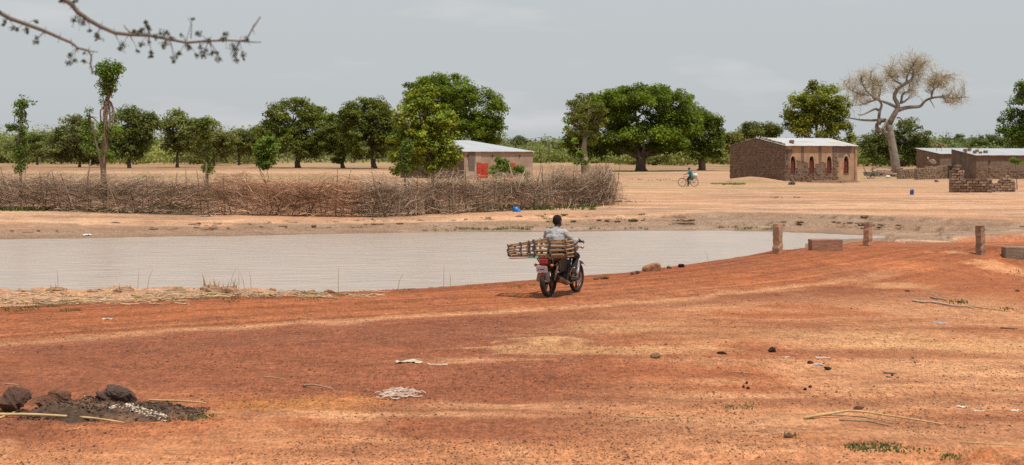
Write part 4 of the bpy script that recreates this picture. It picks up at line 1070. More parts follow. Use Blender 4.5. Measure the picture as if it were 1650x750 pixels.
q = MB(); q.box((.055 * FLn, -.048, .9), (.145 * FLn, -.003, 2.97), jit=.02); q.build('smoke_stain', M_greypl, t)
for fx in (.045, .40, .80):
    q = MB(); q.tube([(fx * FLn, -.12, 2.52), (fx * FLn + .01, .02, 2.53)], [.085, .09], 8); q.build('beam_end', M_dark, t)
# --- the two low houses at the right
t2, f2, d2, Mw2 = shed('low_mud_house', 'low dark mud house with tin roof, left of the larger one', 1515, 281, 1600, 1476, 2.72, 3.4, M_mud, M_mud, M_tin, brick_low=1.0, brick_left=True)
t3, f3, d3, Mw3 = shed('long_mud_house', 'long mud house with tin roof cut off by the right edge', 1573, 289, 1740, 1532, 2.62, 3.28, M_mud, M_mud, M_tin, brick_low=1.35, brick_left=False)
q = MB(); q.tube([(1.6, -.10, 1.95), (1.6, .02, 1.95)], [.09, .09], 8); q.build('beam_end', M_dark, t3)
for i, (xx, ff) in enumerate(((.6, .25), (.35, .55), (1.1, .62), (1.5, .45), (2.1, .30), (1.15, .2), (-.05, .4))):
    yy = ff * d3; zz = 2.62 + (3.28 - 2.62) * ff + .05; s_ = random.uniform(.8, 1.25)
    o = obj('roof_brick', ROOFB[i % 3], None, Mw3 @ Vector((xx, yy, zz)), (0, 0, random.uniform(0, 3)), (.36 * s_, .24 * s_, .22 * s_)); tag(o, 'loose brown brick on the tin roof of the long house, %s from the left' % nth((2, 1, 3, 5, 6, 4, 0)[i]), 'brick', 'bricks on the right-hand tin roof')
for i, xx in enumerate((1.2, 2.0)):
    o = MB().tube([(0, 0, 0), (.02, 0, .35), (.0, 0, .55)], [.035, .03, .025], 6).build('roof_peg', M_stickdark, t2, loc=(xx, d2 * .45, 3.02))

# --- compound walls of mud brick, in courses
def brick_wall(label, p0, p1, h, th, seed, bw=.40, bh=.185, ragged=.15, name='brick_wall'):
    """every brick is a part of the wall"""
    rng = random.Random(seed); p0 = Vector((p0[0], p0[1])); p1 = Vector((p1[0], p1[1])); Lw = (p1 - p0).length; rz = math.atan2(p1.y - p0.y, p1.x - p0.x)
    z0 = H(p0.x, p0.y) - .08
    t = thing(name, label, 'wall', (p0.x, p0.y, z0), rz)
    hf = h if callable(h) else (lambda x: h)
    q = MB(); n = max(2, int(Lw / .25)); v = []; f = []
    for i in range(n + 1):
        x = Lw * i / n; hh = max(.1, hf(min(max(x, .05), Lw - .05)) - .16)
        v += [(x, .10, -.2), (x, th - .08, -.2), (x, th - .08, hh), (x, .10, hh)]
    for i in range(n):
        a = i * 4
        for k_ in range(4): f.append((a + k_, a + 4 + k_, a + 4 + (k_ + 1) % 4, a + (k_ + 1) % 4))
    f += [(0, 1, 2, 3), tuple(n * 4 + k_ for k_ in (3, 2, 1, 0))]; q.add(v, f); q.build('mortar', M_mud, t)
    r = 0; z = 0.0
    while z < 3:
        x = -.5 * bw * (r % 2); any_ = False
        while x < Lw:
            xa, xb = max(x, 0) + .012, min(x + bw, Lw) - .012; xm = (xa + xb) / 2
            if xb - xa > .1 and z < hf(xm) - .5 * bh + rng.uniform(-ragged, ragged) * .5:
                any_ = True; wd = (xb - xa)
                obj('brick', BRK[rng.randrange(len(BRK))], t, (xm + rng.uniform(-.015, .015), th / 2 + rng.uniform(-.07, .02), z), (rng.uniform(-.06, .06), rng.uniform(-.08, .08), rng.uniform(-.10, .10)), (wd * rng.uniform(.84, .95), th, bh * rng.uniform(.70, .86)))
            x += bw
        if not any_: break
        z += bh; r += 1
    return t
BR2 = [(.30, .205, .145), (.26, .175, .12), (.33, .23, .165), (.23, .155, .108), (.29, .20, .145)]
BRK = []
for i in range(5):
    _b = MB(); _b.box((-.5, -.5, 0), (.5, .5, 1), jit=.06, c=BR2[i]); BRK.append(_b.me('brick', M_brick, False, True))
A = gpt(1530, 310.5); B = gpt(1593, 311); Cc_ = gpt(1637, 310)
brick_wall('ruined hut wall of crumbling mud bricks with a stepped peak, nearest of the compound walls', A, (B[0], B[1] - .6), lambda x: 1.05 + .22 * max(0, 1 - abs(x - 2.2) / 1.2), .36, 5, ragged=.25, name='ruined_wall')
brick_wall('upright stub of mud bricks rising behind the ruined wall like a chimney', (A[0] + .55, A[1] + 1.5), (A[0] + 1.5, A[1] + 1.7), lambda x: 2.05 - abs(x - .5) * 1.1, .5, 6, ragged=.15, name='ruined_wall')
brick_wall('short broken mud-brick wall right of the nearest ruined wall', (B[0] + .05, B[1] + 1.2), (Cc_[0], Cc_[1]), lambda x: .75 + .35 * ss(1.1, 1.5, x) - .2 * math.sin(x * 3), .36, 7, ragged=.25, name='ruined_wall')
a0 = gpt(1449, 289); a1 = gpt(1477, 287); a2 = gpt(1477, 291); a3 = gpt(1536, 287.5)
brick_wall('low compound wall of mud bricks beside the rubble heap', a0, (a1[0] - .1, a1[1]), lambda x: 1.22 - .03 * x, .3, 8, bw=.38, bh=.18)
brick_wall('low compound wall of mud bricks in front of the smaller mud house', a2, a3, lambda x: 1.25 + .012 * x, .3, 9, bw=.38, bh=.18)
# ------------------------------------------------------------------ motorcycle (local: x forward, y left, z up)
M_black = mat('black_plastic', (.016, .015, .014), (.03, .024, .02), .45, 6, spec=.4)
M_tyre = mat('dusty_tyre', (.022, .018, .016), (.07, .045, .032), .9, 9, .006, 60, contrast=(.45, .75))
M_rim = mat('dusty_rim', (.16, .10, .07), (.30, .19, .13), .5, 7, metal=.5)
M_engine = mat('engine_alloy', (.11, .09, .08), (.05, .04, .035), .5, 10, metal=.6)
M_chrome = mat('dusty_chrome', (.55, .52, .50), (.38, .30, .25), .3, 8, metal=.85)
M_rust = mat('rusty_exhaust', (.12, .08, .06), (.25, .16, .11), .55, 8, metal=.5)
M_blue = mat('pale_blue_paint', (.36, .43, .52), (.46, .50, .55), .35, 8, coat=.3)
M_taill = mat('red_lens', (.35, .012, .018), (.26, .01, .012), .2, 5, spec=.6, coat=.5)
M_amber = mat('amber_lens', (.55, .15, .015), (.40, .11, .012), .25, 5, spec=.6)
M_plate = mat('white_plate', (.62, .63, .68), (.45, .46, .54), .5, 30)
M_flap = mat('grey_flap', (.26, .235, .215), (.19, .165, .15), .7, 9)
M_seat = mat('seat_vinyl', (.02, .018, .018), (.035, .03, .028), .5, 7, spec=.4)
M_rackbrown = mat('brown_rack', (.24, .15, .10), (.15, .09, .06), .5, 8, metal=.4)

def ring(cx, cz, r, tr, n=36, m=10, y=0.0, sq=1.0):
    b = MB(); v = []; f = []
    for i in range(n):
        a = 2 * math.pi * i / n
        for k in range(m):
            q = 2 * math.pi * k / m
            rr = r + tr * sq * math.cos(q); v.append((cx + rr * math.cos(a), y + tr * math.sin(q), cz + rr * math.sin(a)))
    for i in range(n):
        for k in range(m): f.append((i * m + k, i * m + (k + 1) % m, ((i + 1) % n) * m + (k + 1) % m, ((i + 1) % n) * m + k))
    b.add(v, f); return b

def moto():
    rear = on_ground(883.5, 479.5); rz = R(90 - 27)
    root = thing('motorcycle', 'dusty black motorcycle with red tail lamp and mag wheels, ridden away along the red road', 'motorcycle', (0, 0, 0), rz)
    # origin below the middle of the wheelbase
    mid = rear + Vector((math.cos(rz), math.sin(rz), 0)) * .62; root.location = (mid.x, mid.y, mid.z + .005)
    def wheel(x, r, w_, sh):
        e = empty('wheel', (x, 0, r)); e.parent = root
        o = ring(0, 0, r - w_, w_, 40, 10, sq=1.0).build('tyre', M_tyre, e, True)
        rm = ring(0, 0, r - 2 * w_ + .012, .020, 40, 8, sq=.8)
        o = rm.build('rim', M_rim, e, True)
        s = MB()
        for k in range(5):
            a = 2 * math.pi * k / 5 + sh
            c_, s_ = math.cos(a), math.sin(a); n_ = Vector((-s_, 0, c_))
            for sg in (-1, 1):
                p0 = Vector((c_ * .03, 0, s_ * .03)) + n_ * .018 * sg; p1 = Vector((c_, 0, s_)) * (r - 2 * w_ + .005) + n_ * .026 * sg
                s.tube([p0 + Vector((0, .012 * sg, 0)), p1], [.015, .011], 6)
        s.build('mag_spokes', M_black, e, True)
        MB().tube([(0, -.07, 0), (0, .07, 0)], [.05, .05], 14).build('hub', M_engine, e)
        return e
    we = wheel(-.62, .305, .052, .3)
    MB().tube([(0, .05, 0), (0, .085, 0)], [.10, .10], 18).build('sprocket', M_engine, we)
    MB().tube([(0, -.085, 0), (0, -.04, 0)], [.075, .082], 18).build('brake_drum', M_engine, we)
    wf = wheel(.64, .305, .042, .9)
    MB().tube([(0, -.05, 0), (0, -.044, 0)], [.12, .12], 20).build('brake_disc', M_chrome, wf)
    # frame
    b = MB()
    b.tube([(.42, 0, .86), (.28, 0, .80), (0, 0, .74), (-.30, 0, .69), (-.62, 0, .68)], .022, 8)
    b.tube([(.42, 0, .84), (.36, 0, .60), (.28, 0, .34), (.10, 0, .27), (-.18, 0, .30), (-.26, 0, .45), (-.24, 0, .72)], .019, 8)
    for s in (-1, 1): b.tube([(-.20, .10 * s, .45), (-.36, .11 * s, .62), (-.62, .10 * s, .67)], .013, 6)
    b.build('frame', M_black, root, True)
    for s in (-1, 1):
        MB().tube([(-.20, .09 * s, .36), (-.40, .095 * s, .335), (-.63, .095 * s, .305)], [.022, .02, .018], 8).build('swing_arm', M_engine, root, True)
        q = MB(); q.tube([(-.60, .125 * s, .33), (-.52, .125 * s, .52)], .016, 8); q.tube([(-.575, .125 * s, .38), (-.50, .125 * s, .56), (-.475, .125 * s, .66)], .026, 10)
        for k in range(7):
            f_ = k / 6; q.tube([(-.57 + .075 * f_, .125 * s, .40 + .18 * f_), (-.568 + .075 * f_, .125 * s, .408 + .18 * f_)], .033, 10)
        q.build('shock_absorber', M_chrome, root, True)
        q = MB(); q.tube([(.64, .075 * s, .30), (.52, .075 * s, .62)], .024, 8); q.tube([(.52, .075 * s, .62), (.42, .075 * s, .90)], .018, 8); q.build('fork_leg', M_rackbrown, root, True)
    # engine
    q = MB(); q.box((-.16, -.12, .24), (.20, .12, .42)); q.tube([(-.02, -.16, .33), (-.02, .16, .33)], .095, 14); q.tube([(.13, -.14, .31), (.13, .14, .31)], .07, 14)
    bevel(q.build('crankcase', M_engine, root), .02)
    q = MB()
    for k in range(8): q.box((.06, -.085, .42 + k * .022), (.22, .085, .433 + k * .022))
    q.box((.08, -.06, .40), (.20, .06, .62)); q.build('cylinder', M_engine, root)
    MB().box((.07, -.07, .60), (.21, .07, .67), taper=.85).build('cylinder_head', M_engine, root)
    MB().box((-.16, -.04, .46), (.05, .04, .56)).build('carburettor', M_black, root)
    # exhaust on the right side
    q = MB(); q.tube([(.22, -.05, .58), (.30, -.08, .48), (.28, -.12, .32), (.14, -.15, .23), (-.10, -.165, .235)], [.022, .022, .022, .024, .028], 10)
    ex = q.build('exhaust_pipe', M_rust, root, True)
    q = MB(); q.tube([(-.08, -.165, .235), (-.16, -.17, .245), (-.48, -.19, .33), (-.60, -.195, .355)], [.03, .048, .056, .054], 14); q.build('silencer', M_rust, root, True)
    MB().tube([(-.602, -.195, .355), (-.61, -.195, .357)], [.036, .034], 12).build('silencer_mouth', M_dark, root)
    # tank, seat, panels
    o = MB().ball((.16, 0, .80), (.27, .135, .115), 20, 12).build('fuel_tank', M_black, root, True)
    q = MB(); pr = [(-.12, .78), (-.30, .775), (-.50, .80), (-.68, .83)]
    v = []; f = []
    xs = [-.02, -.10, -.25, -.40, -.54, -.64, -.68]; hw = [.09, .115, .125, .12, .105, .085, .06]; zt_ = [.80, .785, .765, .735, .725, .72, .71]; zb_ = [.74, .70, .68, .67, .67, .68, .69]
    for x, h_, a, c_ in zip(xs, hw, zt_, zb_): v += [(x, -h_, c_), (x, -h_, a - .015), (x, -h_ * .7, a), (x, h_ * .7, a), (x, h_, a - .015), (x, h_, c_)]
    for i in range(len(xs) - 1):
        for k in range(6): f.append((i * 6 + k, (i + 1) * 6 + k, (i + 1) * 6 + (k + 1) % 6, i * 6 + (k + 1) % 6))
    f += [tuple(range(6)), tuple((len(xs) - 1) * 6 + k for k in range(5, -1, -1))]; q.add(v, f); q.build('seat', M_seat, root, True)
    for s in (-1, 1):
        q = MB(); q.prism([(-.36, .46), (-.06, .46), (-.02, .66), (-.10, .715), (-.44, .71), (-.46, .62)], .025, Matrix.Translation((0, .115 * s - .0125, 0))); bevel(q.build('side_panel', M_black, root), .008)
    q = MB(); v = []; f = []
    for i in range(11):
        a = R(124 - i * 9.5); rr = .365; x = -.62 + rr * math.cos(a); z = .31 + rr * math.sin(a)
        v += [(x, -.075, z - .015), (x, -.05, z + .012), (x, .05, z + .012), (x, .075, z - .015)]
    for i in range(10):
        for k in range(3): f.append((i * 4 + k, i * 4 + k + 1, (i + 1) * 4 + k + 1, (i + 1) * 4 + k))
    q.add(v, f); o = q.build('rear_fender', M_black, root, True); sm = o.modifiers.new('s', 'SOLIDIFY'); sm.thickness = .008
    q = MB(); v = []; f = []
    for i in range(9):
        a = R(150 - i * 13.5); rr = .335; x = .64 + rr * math.cos(a); z = .305 + rr * math.sin(a)
        v += [(x, -.065, z - .02), (x, -.04, z + .01), (x, .04, z + .01), (x, .065, z - .02)]
    for i in range(8):
        for k in range(3): f.append((i * 4 + k, i * 4 + k + 1, (i + 1) * 4 + k + 1, (i + 1) * 4 + k))
    q.add(v, f); o = q.build('front_fender', M_blue, root, True); sm = o.modifiers.new('s', 'SOLIDIFY'); sm.thickness = .008
    q = MB(); q.prism([(.36, .40), (.44, .36), (.52, .55), (.46, .72), (.40, .70)], .03, Matrix.Translation((0, -.14, 0))); q.prism([(.36, .40), (.44, .36), (.52, .55), (.46, .72), (.40, .70)], .03, Matrix.Translation((0, .11, 0))); bevel(q.build('leg_shield', M_blue, root), .008)
    # tail: lamp, indicators, plate, flap
    q = MB(); q.box((-.80, -.10, .63), (-.70, .10, .715)); bevel(q.build('tail_housing', M_black, root), .02)
    q = MB(); q.box((-.865, -.085, .635), (-.79, .085, .738)); bevel(q.build('tail_lamp', M_taill, root), .02)
    q = MB(); q.box((-.85, -.05, .59), (-.80, .05, .63)); bevel(q.build('reflector', M_taill, root), .01)
    for s in (-1, 1):
        q = MB(); q.tube([(-.80, .06 * s, .62), (-.80, .16 * s, .615)], .012, 6); st = q.build('indicator', M_black, root)
        MB().ball((-.815, .17 * s, .615), (.04, .03, .03), 12, 8).build('lens', M_amber, st, True)
    Mt = Matrix.Translation((-.90, 0, .545)) @ Matrix.Rotation(R(-14), 4, 'Y')
    q = MB(); q.box((-.004, -.115, -.06), (.004, .115, .06), Mt); pl = q.build('number_plate', M_plate, root)
    q = MB(); q.ball(Mt @ Vector((-.006, .075, -.012)), (.004, .015, .015), 8, 6); q.build('red_emblem', M_taill, pl)
    q = MB()
    for k in range(7): q.box((-.007, -.055 + k * .015, -.016), (-.0045, -.045 + k * .015, .006), Mt)
    q.build('plate_lettering', mat('plate_ink', (.07, .07, .22), None, .6), pl)
    q = MB(); q.prism([(-.10, .0), (.10, .0), (.145, -.15), (.11, -.185), (-.11, -.185), (-.145, -.15)], .008, Matrix.Translation((-.865, 0, .48)) @ Matrix.Rotation(R(-10), 4, 'Y') @ Matrix.Rotation(R(90), 4, 'Z')); fl = q.build('mud_flap', M_flap, root)
    q = MB(); q.prism([(-.05, .0), (.05, .0), (.055, -.085), (-.045, -.085)], .005, Matrix.Translation((-.888, .01, .455)) @ Matrix.Rotation(R(-10), 4, 'Y') @ Matrix.Rotation(R(90), 4, 'Z')); q.build('flap_reflector', mat('orange_red_patch', (.62, .10, .05), (.5, .07, .04), .4), fl)
    q = MB(); q.prism([(-.08, .0), (.04, .0), (.04, -.025), (-.08, -.025)], .005, Matrix.Translation((-.872, .0, .335)) @ Matrix.Rotation(R(-10), 4, 'Y') @ Matrix.Rotation(R(90), 4, 'Z')); q.build('flap_sticker', M_blue, fl)
    # rear rack carrying the frame of poles
    q = MB()
    for s in (-1, 1):
        q.tube([(-.26, .17 * s, .715), (-.55, .18 * s, .73), (-.78, .16 * s, .735)], .012, 6)
        q.tube([(-.46, .18 * s, .72), (-.54, .17 * s, .60), (-.68, .13 * s, .62), (-.77, .165 * s, .735)], .012, 6)
        q.tube([(-.46, .18 * s, .72), (-.42, .15 * s, .56), (-.46, .13 * s, .52)], .012, 6)
    for x in (-.30, -.5, -.66, -.77): q.tube([(x, -.17, .733), (x, .17, .733)], .010, 6)
    q.build('rear_rack', M_rackbrown, root, True)
    # front: bars, lamp, clocks
    q = MB(); q.tube([(.16, .31, 1.02), (.24, .25, 1.03), (.41, .12, .97), (.43, 0, .95), (.41, -.12, .97), (.24, -.25, 1.03), (.16, -.31, 1.02)], .012, 8); hb = q.build('handlebar', M_chrome, root, True)
    for s in (-1, 1):
        MB().tube([(.23, .26 * s, 1.027), (.15, .325 * s, 1.02)], .018, 10).build('grip', M_black, hb, True)
        MB().tube([(.31, .21 * s, 1.03), (.28, .29 * s, 1.02), (.21, .38 * s, 1.00)], [.010, .009, .007], 6).build('lever', mat('red_lever', (.55, .03, .025), (.42, .025, .02), .4), hb, True)
    o = MB().ball((.52, 0, .89), (.10, .10, .10), 16, 10).build('headlamp', M_chrome, root, True)
    MB().box((.40, -.10, .97), (.50, .10, 1.04)).build('clocks', M_black, root)
    for s in (-1, 1):
        st = MB().tube([(.47, .10 * s, .90), (.47, .20 * s, .895)], .010, 6).build('indicator', M_black, root)
        MB().ball((.47, .215 * s, .895), (.04, .03, .03), 12, 8).build('lens', M_chrome if s < 0 else M_amber, st, True)
    q = MB(); q.tube([(.02, -.27, .285), (.02, .27, .285)], .012, 8); q.tube([(.02, -.29, .285), (.02, -.18, .285)], .02, 8); q.tube([(.02, .18, .285), (.02, .29, .285)], .02, 8); q.build('foot_peg', M_black, root)
    MB().tube([(-.02, -.17, .33), (-.08, -.20, .42), (-.03, -.22, .52), (-.03, -.28, .53)], .011, 6).build('kick_starter', M_chrome, root, True)
    q = MB(); q.tube([(.30, -.02, .55), (.30, -.20, .50), (.26, -.21, .34), (.22, -.05, .26)], .014, 8); q.tube([(.30, .02, .55), (.30, .20, .50), (.26, .21, .34), (.22, .05, .26)], .014, 8); q.build('crash_bar', M_chrome, root, True)
    MB().tube([(-.02, .12, .30), (-.10, .20, .12), (-.14, .22, .06)], .011, 6).build('side_stand', M_black, root)
    return root
bike = moto()

# ------------------------------------------------------------------ figures
def fuse(name, parts, mt, voxel=.014, smooth=3, parent=None):
    """overlapping tapered limbs and masses fused into one continuous skin"""
    b = MB()
    for p in parts:
        if p[0] == 'b': b.ball(p[1], p[2], 14, 10, M=p[3] if len(p) > 3 else None)
        else: b.tube(p[1], p[2], 12); [b.ball(q, r, 10, 8) for q, r in zip(p[1], p[2])]
    o = b.build(name, mt, parent)
    m = o.modifiers.new('r', 'REMESH'); m.mode = 'VOXEL'; m.voxel_size = voxel; m.use_smooth_shade = True
    s = o.modifiers.new('s', 'SMOOTH'); s.iterations = smooth; s.factor = .5
    return o
M_skin = mat('dark_skin', (.050, .027, .018), (.065, .036, .024), .5, 12, spec=.4)
M_hair = mat('black_hair', (.010, .008, .007), (.016, .013, .011), .95, 80, .004, 200)
def striped(name, c1, c2, sc):
    m, t, p = new_mat(name); L_ = t.links.new; p.inputs['Roughness'].default_value = .9
    co = t.nodes.new('ShaderNodeTexCoord'); wv = t.nodes.new('ShaderNodeTexWave'); wv.bands_direction = 'Z'; wv.inputs['Scale'].default_value = sc; wv.inputs['Distortion'].default_value = 1.2; wv.inputs['Detail'].default_value = 2
    r = t.nodes.new('ShaderNodeValToRGB'); r.color_ramp.elements[0].position = .25; r.color_ramp.elements[0].color = (*c2, 1); r.color_ramp.elements[1].position = .6; r.color_ramp.elements[1].color = (*c1, 1)
    L_(co.outputs['Object'], wv.inputs[0]); L_(wv.outputs['Fac'], r.inputs[0]); L_(r.outputs[0], p.inputs['Base Color'])
    n = t.nodes.new('ShaderNodeTexNoise'); n.inputs['Scale'].default_value = 9; b = t.nodes.new('ShaderNodeBump'); b.inputs['Distance'].default_value = .06; L_(co.outputs['Object'], n.inputs['Vector']); L_(n.outputs['Fac'], b.inputs['Height']); L_(b.outputs[0], p.inputs['Normal'])
    return m
M_shirt = striped('grey_striped_shirt', (.40, .385, .38), (.27, .26, .26), 14)
M_trouser = mat('dark_trousers', (.022, .020, .020), (.04, .034, .03), .9, 9, .01, 20)

def hand_fingers(b_pts, palm, fwd, side, up, closed=True):
    """five bent fingers from the palm: four curling round a grip, a thumb off the side"""
    out = []
    for k, ln in enumerate((.070, .080, .075, .058)):
        a = palm + fwd * .045 + side * (-.030 + .020 * k)
        p1 = a + fwd * ln * .45 + up * .006; p2 = p1 + (fwd * .15 - up * .9) * ln * .42; p3 = p2 + (-fwd * .75 - up * .2) * ln * .32
        out.append(('t', [tuple(a), tuple(p1), tuple(p2), tuple(p3)], [.0095, .009, .0085, .0075]))
    a = palm - side * .030 - fwd * .01; p1 = a - side * .02 + fwd * .03 - up * .02; p2 = p1 + fwd * .02 - up * .03
    out.append(('t', [tuple(a), tuple(p1), tuple(p2)], [.012, .0105, .009]))
    return out

def rider():
    t = thing('person', 'rider in a grey striped shirt seen from behind, seated on the motorcycle', 'person', bike.location, bike.rotation_euler[2])
    V = Vector
    sh = lambda s: V((-.27, .185 * s, 1.215)); el = lambda s: V((-.12, .285 * s, 1.03)); wr = lambda s: V((.11, .285 * s, 1.065)); 
    hip = lambda s: V((-.22, .10 * s, .83)); kn = lambda s: V((.26, .17 * s, .73)); an = lambda s: V((.03, .215 * s, .375)); toe = lambda s: V((.20, .235 * s, .315))
    parts = [('t', [(-.23, 0, .85), (-.28, 0, .98), (-.29, 0, 1.10), (-.27, 0, 1.20)], [.135, .13, .14, .12]),
             ('t', [(-.265, 0, 1.21), (-.25, 0, 1.31), (-.235, 0, 1.37)], [.06, .05, .05])]
    # head, turned a little to the right: skull, jaw, nose, ears
    hd = V((-.215, 0, 1.425)); Mh = Matrix.Rotation(R(-14), 3, 'Z')
    def hp(x, y, z): return hd + Mh @ V((x, y, z))
    parts += [('b', hp(0, 0, .022), (.098, .077, .095), Mh), ('b', hp(.03, 0, -.055), (.068, .056, .062), Mh), ('b', hp(.098, 0, -.015), (.018, .014, .022), Mh),
              ('b', hp(-.005, .078, -.008), (.018, .010, .030), Mh), ('b', hp(-.005, -.078, -.008), (.018, .010, .030), Mh), ('b', hp(.088, 0, -.055), (.012, .026, .012), Mh)]
    for s in (-1, 1):
        parts += [('t', [sh(s), el(s), wr(s)], [.052, .042, .028]), ('b', hp(.080, .030 * s, .012), (.012, .014, .009), Mh)]
        f = V((.19, .29 * s, 1.032)) - wr(s); f.normalize(); side = V((.35, -.93 * s, 0)).normalized() * (1 if s > 0 else 1); up = V((0, 0, 1))
        palm = wr(s) + f * .045 + V((.0, .01 * s, -.012))
        parts += [('t', [wr(s), palm], [.027, .036]), ('b', palm, (.042, .040, .022))] + hand_fingers(None, palm, V((.9, .3 * s, -.1)).normalized(), V((-.3, .95, 0)).normalized(), up)
        parts += [('t', [hip(s), kn(s), an(s)], [.085, .060, .036]), ('t', [an(s) + V((-.05, 0, -.03)), toe(s)], [.032, .028])]
    fuse('body', parts, M_skin, .010, 2, t)
    hp_ = [('b', hp(-.012, 0, .036), (.098, .083, .090), Mh), ('b', hp(-.045, 0, .0), (.062, .072, .075), Mh)]
    fuse('hair', hp_, M_hair, .008, 1, t)
    S = [('t', [(-.23, 0, .83), (-.29, 0, .96), (-.305, 0, 1.08), (-.28, 0, 1.19)], [.165, .16, .165, .135]), ('t', [(-.28, .10, 1.185), (-.275, -.10, 1.185)], [.10, .10]), ('b', (-.305, .09, 1.06), (.12, .12, .16)), ('b', (-.305, -.09, 1.06), (.12, .12, .16))]
    for s in (-1, 1): S += [('t', [sh(s) + V((0, -.02 * s, -.012)), (sh(s) + el(s)) / 2, el(s), el(s) * .35 + wr(s) * .65], [.082, .072, .062, .05])]
    fuse('shirt', S, M_shirt, .014, 2, t)
    fuse('collar', [('t', [(-.325, .05, 1.285), (-.335, 0, 1.29), (-.325, -.05, 1.285), (-.28, -.072, 1.285), (-.23, -.055, 1.27)], [.021] * 5), ('t', [(-.325, .05, 1.285), (-.28, .072, 1.285), (-.23, .055, 1.27)], [.021] * 3)], mat('dark_collar', (.06, .065, .08), (.10, .10, .115), .9, 20), .008, 1, t)
    P = []
    for s in (-1, 1): P += [('t', [hip(s) + V((-.02, 0, .02)), kn(s), an(s) * .85 + kn(s) * .15], [.112, .082, .060])]
    P += [('t', [(-.25, -.06, .85), (-.25, .06, .85)], [.14, .14])]
    fuse('trousers', P, M_trouser, .014, 2, t)
    for s in (-1, 1):
        q = [('t', [an(s) + V((-.065, 0, -.075)), toe(s) + V((-.02, 0, -.012)), toe(s) + V((.035, 0, -.008))], [.030, .034, .026])]
        fuse('shoe', q, M_black, .009, 1, t)
rider()

